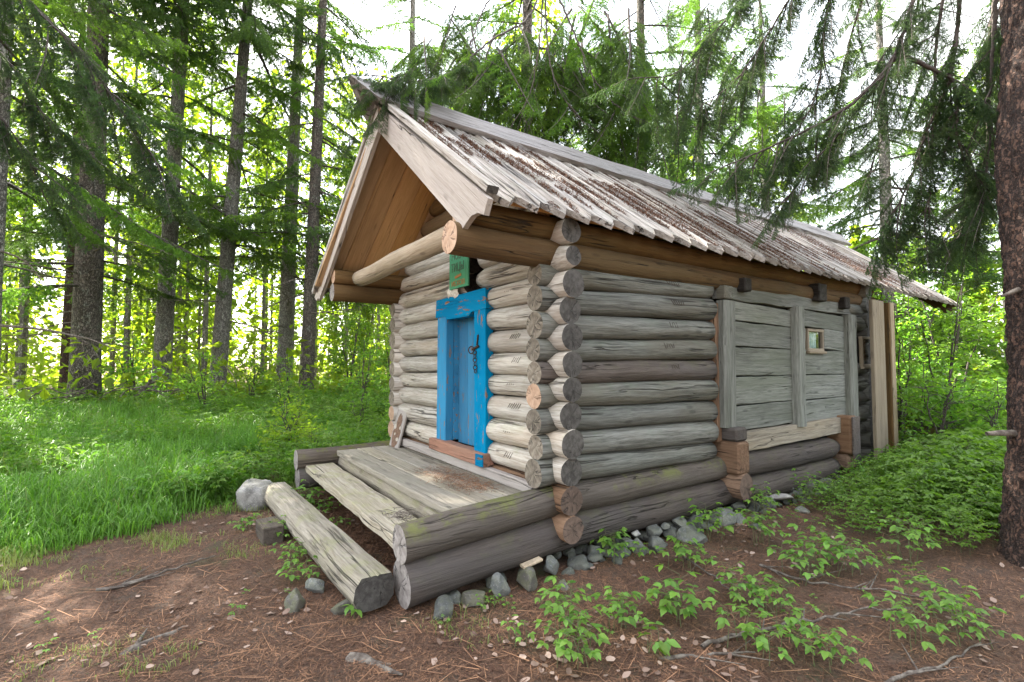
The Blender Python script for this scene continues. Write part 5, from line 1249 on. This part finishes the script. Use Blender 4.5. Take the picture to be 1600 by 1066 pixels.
def herb_proto(seed, H, nl, lf, spread, mat):
    """compound-leaved herb: stem and leaves of three to five leaflets"""
    r_ = np.random.default_rng(seed)
    Ps, Ds, Ls, Us = [], [], [], []
    sv = []
    for i in range(nl):
        u = 0.35 + 0.65 * (i + 1) / nl; a = i * 2.4 + r_.uniform(-.3, .3)
        b_ = np.array([0, 0, H * u]); l = spread * (1.25 - 0.6 * u) * r_.uniform(0.7, 1.1)
        d = np.array([math.cos(a), math.sin(a), 0.35]); e = b_ + d * l
        sv.append((b_, e))
        for k in range(5):
            ta = (-1.25, 1.25, -0.75, 0.75, 0.0)[k]; off = (0.62, 0.62, 0.85, 0.85, 1.0)[k]
            dd = np.array([math.cos(a + ta), math.sin(a + ta), r_.uniform(-0.35, 0.05)]); dd /= np.linalg.norm(dd)
            Ps.append(b_ + (e - b_) * off); Ds.append(dd); Ls.append(lf * r_.uniform(0.75, 1.2) * (1.15 if k == 4 else 0.9)); Us.append(np.array([0, 0, 1]) + r_.normal(0, .25, 3))
    V, F_ = leafq(np.array(Ps), np.array(Ds), np.array(Us), np.array(Ls), np.array(Ls) * 0.52)
    sv.append((np.zeros(3), np.array([0, 0, H])))
    T = []
    for b_, e in sv:
        s = np.cross(e - b_, [0.3, 0.7, 0.2]); s = s / np.linalg.norm(s) * 0.002
        T += [b_ - s, b_ + s, e]
    return V, F_, np.array(T), np.repeat(r_.random(len(Ps)), 2)
HP = [herb_proto(i, h, n_, lf, sp, None) for i, (h, n_, lf, sp) in enumerate(((0.22, 5, 0.055, 0.11), (0.34, 7, 0.065, 0.14), (0.48, 9, 0.07, 0.16), (0.16, 4, 0.045, 0.09), (0.62, 11, 0.075, 0.16)))]
def herbs(name, x, y, kinds, mat, r, label, smin=0.7, smax=1.25, hf=None):
    Vs, Fa, Fb, tn, o = [], [], [], [], 0
    pick = r.choice(kinds, len(x)); z = ground_z(x, y)
    for i in range(len(x)):
        V, F_, T, t = HP[pick[i]]
        a = r.uniform(0, 6.28); s = r.uniform(smin, smax) * (hf[i] if hf is not None else 1.0); c, sn = math.cos(a) * s, math.sin(a) * s
        Rm = np.array([[c, -sn, 0], [sn, c, 0], [r.normal(0, .12) * s, r.normal(0, .12) * s, s]])
        A = np.vstack([V, T]) @ Rm.T + np.array([x[i], y[i], z[i] - 0.01])
        Vs.append(A); Fa.append(F_ + o); Fb.append(np.arange(len(T)).reshape(-1, 3) + o + len(V)); o += len(A)
        tn.append(np.clip(t * 0.6 + r.uniform(0, 0.4), 0, 1))
    Fa = np.vstack(Fa); Fb = np.vstack(Fb)
    me = mesh_np(name, np.vstack(Vs), [(Fa, 0), (Fb, 1)], [M[mat], M['stem']], tint=np.concatenate(tn + [np.zeros(len(Fb))]))
    return tag(mobj(name, me), label, kind='stuff')
hx, hy = scatter(9000, -16, -3.2, -7, 9, lambda x, y, u: (x < edge_x(y) + 0.5 * pn(x, y, 1.3, 31)) & (u < np.clip(1.1 - (-x - 3) / 20, 0.3, 1)) & (pn(x, y, 0.5, 21) + 0.12 + np.where(x < -7.5, 0.3, 0.0) + np.where(y > -1.2, 0.35, 0.0) > 0.08), r)
herbs('meadow_herbs', hx, hy, [0, 1, 1, 2, 3], 'leaf', r, 'low leafy herbs and ferns among the meadow grass')
def front_y(x): return np.interp(x, [0.2, 0.5, 0.9, 1.3, 1.8, 2.4, 4.0], [2.9, 2.35, 2.1, 1.75, 1.8, 2.2, 2.6])
hx, hy = scatter(19000, 0.2, 5.2, 1.6, 9.5, lambda x, y, u: (u < np.clip((y - front_y(x)) / 2.6 + 0.4 * pn(x, y, 1.6, 4), 0.0, 1) ** 1.2) & (np.hypot(x - 2.1, y - 2.66) > 0.3), r)
hfac = np.clip(0.42 + (hy - front_y(hx)) / 4.5, 0.4, 1.0) * np.clip(0.45 + (hx - 0.2) * 0.6, 0.45, 1.0)
herbs('tall_herbs', hx, hy, [0, 1, 1, 2], 'leaf', r, 'lush leafy herbs filling the clearing right of the cabin', hf=hfac)
gx_, gy_ = scatter(900, 0.3, 4.0, 2.0, 9.5, lambda x, y, u: (y > front_y(x) + 1.4) & (np.hypot(x - 2.1, y - 2.8) > 0.3), r)
blades('tall_grass', gx_, gy_, 0.22, 0.5, 0.005, 'grass', r, 'thin tall grass blades mixed into the herbs on the right', 1.0, per=4, clump=0.08)
hx, hy = scatter(1800, -9.5, -3.2, -6, 2.5, lambda x, y, u: (x < edge_x(y) + 0.3) & (pn(x, y, 0.8, 61) > 0.05) & (u < 0.8), r)
herbs('pale_meadow_herbs', hx, hy, [0, 1, 3], 'leaf_seed', r, 'pale yellow-green herbs in patches over the meadow', 0.8, 1.3)
hx, hy = scatter(5000, -6, 5, 8.5, 22, lambda x, y, u: u < 0.7, r)
herbs('background_herbs', hx, hy, [2, 4], 'leaf', r, 'bright herbs in the far right clearing', 1.0, 1.8)
hx, hy = scatter(1500, -3.4, 2.6, -3.5, 3.2, lambda x, y, u: (u < 0.10) & (pn(x, y, 1.0, 14) > 0.0), r)
herbs('sprouts', hx, hy, [3], 'leaf_seed', r, 'tiny green sprouts scattered on the needle ground', 0.25, 0.6)

# ---------------------------------------------------------------- litter on the ground and roof
def sticks(x, y, z, ln, wd, r, nrm=None, flat=0.15):
    n_ = len(x); a = r.uniform(0, 6.28, n_)
    d = np.stack([np.cos(a), np.sin(a), r.normal(0, flat, n_)], 1); s = np.stack([-np.sin(a), np.cos(a), r.normal(0, .3, n_)], 1)
    P_ = np.stack([x, y, z], 1); l = r.uniform(0.5, 1.3, n_)[:, None] * ln
    V = np.stack([P_ - d * l / 2 - s * wd / 2, P_ - d * l / 2 + s * wd / 2, P_ + d * l / 2 + s * wd / 4, P_ + d * l / 2 - s * wd / 4], 1).reshape(-1, 3)
    return V, np.arange(n_ * 4).reshape(-1, 4)
def near_pts(n_, r, dmin=1.3, dmax=7.5):
    # random points over the bare ground in front of the viewer, denser close by
    ang = r.uniform(-0.9, 0.95, n_); dep = dmin + (dmax - dmin) * r.random(n_) ** 1.4
    lat = np.tan(ang) * dep * 0.85
    x = CAMP[0] - math.cos(_a) * dep + math.sin(_a) * lat; y = CAMP[1] + math.sin(_a) * dep + math.cos(_a) * lat
    k = (x > edge_x(y) - 0.1) & ~((x > -3.2) & (x < 0.1) & (y > -0.9)) & (y < 5.5)
    return x[k], y[k]
x, y = near_pts(190000, r)
hz_ = bumps(x, y)
V, F_ = sticks(x, y, ground_z(x, y) + hz_ + 0.006, 0.030, 0.0030, r, flat=0.3)
tag(mobj('needle_litter', mesh_np('needle_litter', V, [(F_, 0)], [M['litter']], tint=np.clip(r.random(len(F_)) ** 1.5 * 0.75 + 0.55 * pn(x, y, 1.3, 50) + 0.35 * pn(x, y, 5, 51), 0, 1))), 'fallen brown spruce needles covering the bare ground', kind='stuff')
x, y = near_pts(3600, r)
hz_ = bumps(x, y)
V, F_ = sticks(x, y, ground_z(x, y) + hz_ + 0.014, 0.16, 0.004, r, flat=0.08)
tag(mobj('twig_litter', mesh_np('twig_litter', V, [(F_, 0)], [M['litter']], tint=r.random(len(F_)))), 'thin dry twigs strewn over the needle ground', kind='stuff')
x, y = near_pts(3800, r)
k = pn(x, y, 0.9, 40) + r.normal(0, .12, len(x)) + np.where(x < -1.2, 0.12, 0) + np.where(x > 1.3, 0.12, 0) > 0.06
x, y = x[k], y[k]
n_ = len(x); P_ = np.stack([x, y, ground_z(x, y) + bumps(x, y) + 0.010 + r.uniform(0, .010, n_)], 1)
a = r.uniform(0, 6.28, n_); d = np.stack([np.cos(a), np.sin(a), r.normal(0, .25, n_)], 1); l = r.uniform(0.02, 0.055, n_)
V, F_ = ovals(P_, d, np.array([0, 0, 1.0]) + r.normal(0, .3, (n_, 3)), l, l * 0.7)
tag(mobj('leaf_litter', mesh_np('leaf_litter', V, [(F_, 0)], [M['dead_leaf']], tint=np.repeat(r.random(n_) ** 1.5, 6))), 'pale dry dead leaves lying on the needle ground', kind='stuff')

# roof litter: lies in the hollows of the right slope
n_ = 120000
yy = r.uniform(-0.7, 7.5, n_); ss = r.uniform(0.03, 0.97, n_)          # ss 0 ridge .. 1 eave
fy = (yy + 0.655 - 0.0) / 0.2335; fr = fy - np.floor(fy)
mask = np.array([0.8 * noise.noise((a_ * 0.9 + 11, b_ * 2.2, 2)) + 0.55 * noise.noise((a_ * 3.6, b_ * 3, 6)) + 0.45 * noise.noise((a_ * 11, b_ * 9, 1)) for a_, b_ in zip(yy, ss)])
cen = 0.52 - 0.16 * np.abs(ss - (0.42 + 0.045 * yy)) * 6
k = mask + cen - 0.30 + 0.09 * np.cos((fr - 0.5) * 2 * math.pi * 1.0 + math.pi) > 0.0
yy, ss = yy[k], ss[k]
xe, ze = 0.33, 2.512
xx = RX + (xe - RX) * ss; zz = RZ + (ze - RZ) * ss + 0.040 - 0.006 * yy * ss
V, F_ = sticks(xx, yy - 0.10 * (1 - ss) * 0, zz + r.uniform(0, .014, len(xx)), 0.034, 0.005, r, flat=0.5)
# tilt onto the slope
tag(mobj('roof_needle_litter', mesh_np('roof_needle_litter', V, [(F_, 0)], [M['roof_litter']], tint=r.random(len(F_)))), 'rust brown needle litter lying in bands on the plank roof', kind='stuff')
n_ = 1500
cx_ = r.choice([-0.75, -0.62, -0.95, -1.3, -0.5, -0.9, -1.1], n_) + r.normal(0, .10, n_); cy_ = r.choice([-0.35, -0.42, -0.28, -0.5], n_) + r.normal(0, .06, n_)
k = (cy_ < -0.06) & (cy_ > -0.8) & (cx_ < -0.2); cx_, cy_ = cx_[k], cy_[k]
V, F_ = sticks(cx_, cy_, 0.512 + r.uniform(0, .012, len(cx_)), 0.045, 0.0045, r, flat=0.15)
tag(mobj('deck_needle_litter', mesh_np('deck_needle_litter', V, [(F_, 0)], [M['litter']], tint=r.random(len(F_)) * 0.8)), 'orange brown needles scattered on the porch deck planks', kind='stuff')
n_ = 5000
cx_ = r.uniform(-2.9, -0.15, n_); cy_ = r.uniform(-1.3, -0.9, n_)
V, F_ = sticks(cx_, cy_ - 0.0, gz(-1, -1.2) + 0.01 + r.uniform(0, .03, n_), 0.04, 0.006, r, flat=0.3)
tag(mobj('step_needle_litter', mesh_np('step_needle_litter', V, [(F_, 0)], [M['litter']], tint=r.random(len(F_)) * 0.6)), 'dark needle litter in the gap behind the log step', kind='stuff')

# twig tangle on the porch step
lst = []
for i in range(40):
    p = np.array([-0.55 + random.gauss(0, .09), -1.0 + random.gauss(0, .05), 0.375 + abs(random.gauss(0, .012))]); a = random.uniform(0, 6.28); l = random.uniform(0.04, 0.14)
    lst.append((np.array([p, p + np.array([math.cos(a) * l / 2, math.sin(a) * l / 2, 0.012]), p + np.array([math.cos(a + .3) * l, math.sin(a + .3) * l, 0.0])]), [0.003, 0.0025, 0.001], 4, 0))
tag(tubes('twig_tangle', lst, 'deadwood'), 'dark tangle of dry lichen twigs on the right end of the plank step', 'twigs')

# fallen branches and roots
def branch_thing(name, pts, r0, mat, label, cat, side=5, grp=None):
    P_, L = resample(pts, 0.05); n_ = len(P_)
    P_ = P_ + np.array([[random.gauss(0, .006) for _ in range(3)] for _ in range(n_)])
    lst = [(P_, r0 * (1 - 0.65 * np.linspace(0, 1, n_)), 7, 0.25)]
    for _ in range(side):
        i = random.randint(1, n_ - 2); d = P_[min(n_ - 1, i + 1)] - P_[i - 1]; d = d / np.linalg.norm(d); a = random.choice([-1, 1]) * random.uniform(.4, .9)
        e = np.array([d[0] * math.cos(a) - d[1] * math.sin(a), d[0] * math.sin(a) + d[1] * math.cos(a), random.uniform(0, .25)]) * random.uniform(.08, .35)
        lst.append((np.array([P_[i], P_[i] + e * .5, P_[i] + e]), [r0 * .45, r0 * .35, r0 * .1], 4, 0))
    return tag(tubes(name, lst, mat), label, cat, grp)
def gp(x, y, h=0.015): return (x, y, gz(x, y) + h)
random.seed(9)
branch_thing('fallen_branch', [gp(-1.30, -2.80), gp(-1.35, -2.55), gp(-1.45, -2.3, .03), gp(-1.56, -2.12, .02)], 0.012, 'deadwood', 'thin dark stick lying on the needle ground before the grass', 'branch')
branch_thing('root', [gp(-0.33, -2.62, -.02), gp(-0.36, -2.52, .01), gp(-0.42, -2.42, .015), gp(-0.5, -2.33, -.02)], 0.032, 'deadwood', 'short surface root in the lower left of the picture', 'root', 1)
branch_thing('root', [gp(0.33, -1.62, -.03), gp(0.42, -1.55, .0), gp(0.5, -1.47, -.03)], 0.05, 'deadwood', 'thick stub of root at the bottom edge in front of the porch', 'root', 1)
branch_thing('fallen_branch', [gp(1.32, -0.10, .02), gp(1.40, 0.30, .03), gp(1.55, 0.62, .05), gp(1.62, 0.95, .06), gp(1.80, 1.25, .05)], 0.012, 'deadwood', 'long bent grey branch lying among the seedlings on the right', 'branch', 6)
branch_thing('fallen_branch', [gp(0.92, 1.18), gp(1.15, 1.10, .02), gp(1.45, 1.20, .05), gp(1.6, 1.45, .03)], 0.010, 'deadwood', 'grey lichen covered branch in front of the tall herbs', 'branch', 8)
branch_thing('fallen_branch', [gp(0.5, 0.85), gp(0.85, 0.72, .02), gp(1.15, 0.55, .02)], 0.008, 'deadwood', 'straight thin stick pointing away from the foundation stones', 'branch', 2)
branch_thing('fallen_branch', [gp(1.95, 0.35), gp(2.05, 0.75, .02), gp(2.12, 1.2, .02)], 0.010, 'deadwood', 'grey branch in the lower right corner', 'branch', 4)
branch_thing('fallen_branch', [gp(1.25, -0.35), gp(1.40, -0.12, .02), gp(1.5, 0.1, .02)], 0.012, 'deadwood', 'short stick at the bottom edge between two seedlings', 'branch', 3)
# brush pile by the thick dark spruce
for i, lb in enumerate(['long dead limb of the brush heap at the far left', 'arched dead limb of the brush heap', 'dead limb lying low before the thick dark spruce', 'grey dead limb leaning left of the thick dark spruce', 'crossed dead limb in the brush heap', 'forked dead limb in the brush heap', 'bleached dead limb right of the thick dark spruce', 'broken limb right of the thick dark spruce', 'low dead limb behind the brush heap']):
    x0 = -10.6 + random.uniform(-.6, .6); y0 = -5.6 + 0.32 * i + random.uniform(-.2, .2) if i < 6 or i == 8 else -3.5 + 0.25 * (i - 6)
    a = random.uniform(1.0, 2.2) if i < 6 else random.uniform(0.4, 1.4); l = random.uniform(1.2, 2.6) if i < 6 else 0.9
    pts = [gp(x0, y0, 0.05)]
    for q in range(1, 5): pts.append((x0 + math.cos(a) * l * q / 4 + random.gauss(0, .08), y0 + math.sin(a) * l * q / 4 + random.gauss(0, .08), gz(x0, y0) + 0.1 + random.uniform(0.0, 0.7)))
    branch_thing('dead_limb', pts, 0.022, 'deadwood', lb, 'branch', 14, 'dead limbs heaped at the foot of the spruces')
branch_thing('stump_log', [gp(-11.0, -3.3, .05), gp(-10.9, -3.1, .35), gp(-10.8, -2.85, .75)], 0.09, 'deadwood', 'broken dark stub leaning right of the thick dark spruce', 'stump', 2)

# ---------------------------------------------------------------- seedlings: stem and single leaves
def leaf_mesh(seed, mat):
    r_ = np.random.default_rng(seed)
    # pointed oval leaf, toothed edge, folded along the midrib; length 1
    prof = [(0.0, 0.0), (0.12, 0.15), (0.3, 0.27), (0.45, 0.29), (0.62, 0.24), (0.8, 0.12), (1.0, 0.0)]
    V = []
    for x, w in prof:
        zc = -0.18 * x ** 2
        V += [(x, w, zc + w * 0.28), (x, 0, zc), (x, -w, zc + w * 0.28)]
    F_ = []
    for i in range(6):
        a = i * 3
        F_ += [(a, a + 1, a + 4, a + 3), (a + 1, a + 2, a + 5, a + 4)]
    V = np.array(V) + r_.normal(0, 0.012, (21, 3))
    V[0:3] = V[1]; V[18:21] = V[19]
    return mesh_np('leaf', V, [(F_, 0)], [M[mat]], tint=np.full(12, r_.uniform(0.2, 1.0)), smooth=True)
LM = [leaf_mesh(i, 'leaf_seed') for i in range(4)] + [leaf_mesh(7, 'leaf'), leaf_mesh(8, 'leaf_tree')]
def seedling(x, y, h, stems, lf, label, nleaf=4, mats=LM):
    z = gz(x, y)
    root = empty('seedling', (x, y, z), label, 'seedling', 'young broad-leaved seedlings on the needle ground')
    lst = []
    for s in range(stems):
        a0 = random.uniform(0, 6.28); off = 0.0 if s == 0 else random.uniform(0.03, 0.13)
        b_ = np.array([math.cos(a0) * off, math.sin(a0) * off, 0.0]); hh = h * (1 if s == 0 else random.uniform(0.5, 0.9))
        top = b_ + np.array([random.gauss(0, .1) * hh, random.gauss(0, .1) * hh, hh])
        mid = (b_ + top) / 2 + np.array([random.gauss(0, .03) * hh, random.gauss(0, .03) * hh, 0])
        lst.append((np.array([b_ - [0, 0, .01], mid, top]), [0.003, 0.0022, 0.0012], 5, 0))
        for i in range(nleaf):
            u = 0.4 + 0.6 * (i + 1) / nleaf; p = b_ * (1 - u) + top * u
            a = i * 2.5 + random.uniform(-.4, .4); L = h * random.uniform(0.25, 0.45)
            e = p + np.array([math.cos(a) * L, math.sin(a) * L, L * random.uniform(0.1, 0.5)])
            lst.append((np.array([p, e]), [0.0015, 0.001], 4, 0))
            for k in ((0.0, 1.15), (1.2, 0.9), (-1.2, 0.9)):
                sc_ = lf * k[1] * random.uniform(0.6, 1.05)
                mobj('leaf', random.choice(mats), root, loc=e, rot=(random.uniform(-.35, .35), random.uniform(-0.1, 0.5), a + k[0] + random.uniform(-.2, .2)), scale=sc_)
    tubes('stem', lst, 'stem', root)
    return root
random.seed(17)
SEED = [((0.36, -0.28), 0.10, 1, .055, 3, 'small three-leaved seedling below the cabin front corner'), ((0.80, -0.55), 0.26, 4, .055, 4, 'large bushy seedling in the bottom centre foreground'), ((0.98, -0.70), 0.24, 4, .055, 4, 'bushy seedling just before the large foreground one'), ((0.20, 0.41), 0.22, 5, .06, 4, 'bright dense seedling against the stones by the cabin corner'), ((0.97, -0.28), 0.20, 3, .055, 4, 'medium seedling right of the large bushy foreground one'), ((0.60, 0.72), 0.20, 3, .06, 4, 'bright seedling standing alone before the largest rounded stone'), ((1.02, 0.08), 0.24, 3, .065, 4, 'broad-leaved seedling in the centre right foreground'), ((1.12, 0.0), 0.18, 2, .06, 3, 'low seedling touching the broad-leaved one'), ((1.22, -0.32), 0.12, 2, .08, 2, 'low seedling with the largest leaves at the bottom edge'), ((1.12, 0.54), 0.22, 3, .055, 4, 'seedling left of the long bent grey branch'), ((1.47, 0.06), 0.22, 3, .055, 4, 'seedling at the bottom edge right of centre'), ((0.33, 1.38), 0.28, 5, .06, 4, 'leafy seedling hiding the largest rounded stone'), ((0.66, 1.64), 0.30, 5, .06, 4, 'seedling between foundation and the lichen branch'), ((1.18, 1.2), 0.26, 4, .06, 4, 'seedling behind the lichen covered branch'), ((1.12, 1.61), 0.28, 4, .06, 4, 'seedling behind the middle of the lichen covered branch'), ((1.36, 1.55), 0.26, 4, .055, 4, 'seedling at the front rim of the tall herbs'), ((1.75, 0.34), 0.18, 3, .05, 4, 'seedling at the bottom edge left of the lower right corner'), ((1.58, 0.33), 0.2, 3, .05, 4, 'seedling over the middle of the long bent grey branch'), ((1.91, 0.93), 0.24, 3, .055, 4, 'seedling near the foot of the near trunk'), ((1.87, 1.36), 0.26, 4, .055, 4, 'tall seedling left of the near trunk foot'), ((2.05, 1.16), 0.22, 3, .05, 4, 'seedling in the lower right corner'), ((1.5, 2.17), 0.3, 5, .06, 4, 'tall seedling merging into the herbs on the right'), ((0.56, -0.45), 0.12, 2, .04, 3, 'tiny pale seedling left of the large bushy foreground one'), ((-0.05, -1.49), 0.08, 1, .065, 3, 'three-leaved seedling at the right end of the log step'), ((-2.55, -1.22), 0.26, 4, .06, 4, 'bluish leafy seedling growing behind the left end of the log step'), ((-1.79, -1.55), 0.16, 4, .05, 4, 'seedling between wood block and log step'), ((-1.14, -1.60), 0.15, 4, .045, 4, 'seedling along the front of the log step'), ((-0.8, -1.62), 0.14, 3, .045, 4, 'seedling before the middle of the log step'), ((-2.3, -1.12), 0.14, 3, .045, 3, 'seedling in the gap under the plank step'), ((-1.7, -1.16), 0.12, 2, .045, 3, 'small seedling in the gap behind the log step'), ((-2.1, -1.85), 0.14, 3, .045, 3, 'seedling left of the wood block'), ((0.31, -0.74), 0.08, 3, .025, 4, 'feathery low plant by the upright egg shaped stone'), ((0.28, 0.60), 0.12, 2, .05, 3, 'small seedling right of the bright dense one'), ((0.76, -0.82), 0.14, 2, .04, 3, 'seedling on the rim of the mossy mound'), ((1.30, 0.65), 0.18, 3, .05, 4, 'seedling behind the bend of the grey branch'), ((0.28, 2.35), 0.3, 5, .055, 4, 'leafy plant before the round cross wall log end'), ((0.45, 3.0), 0.34, 6, .055, 4, 'tall leafy plant before the flat pale slab')]
for (p, h, st, lf, nlf, lb) in SEED: seedling(p[0], p[1], h, st + (3 if st > 2 else 1 if st > 1 else 0), lf, lb, nlf + (1 if st > 2 else 0))
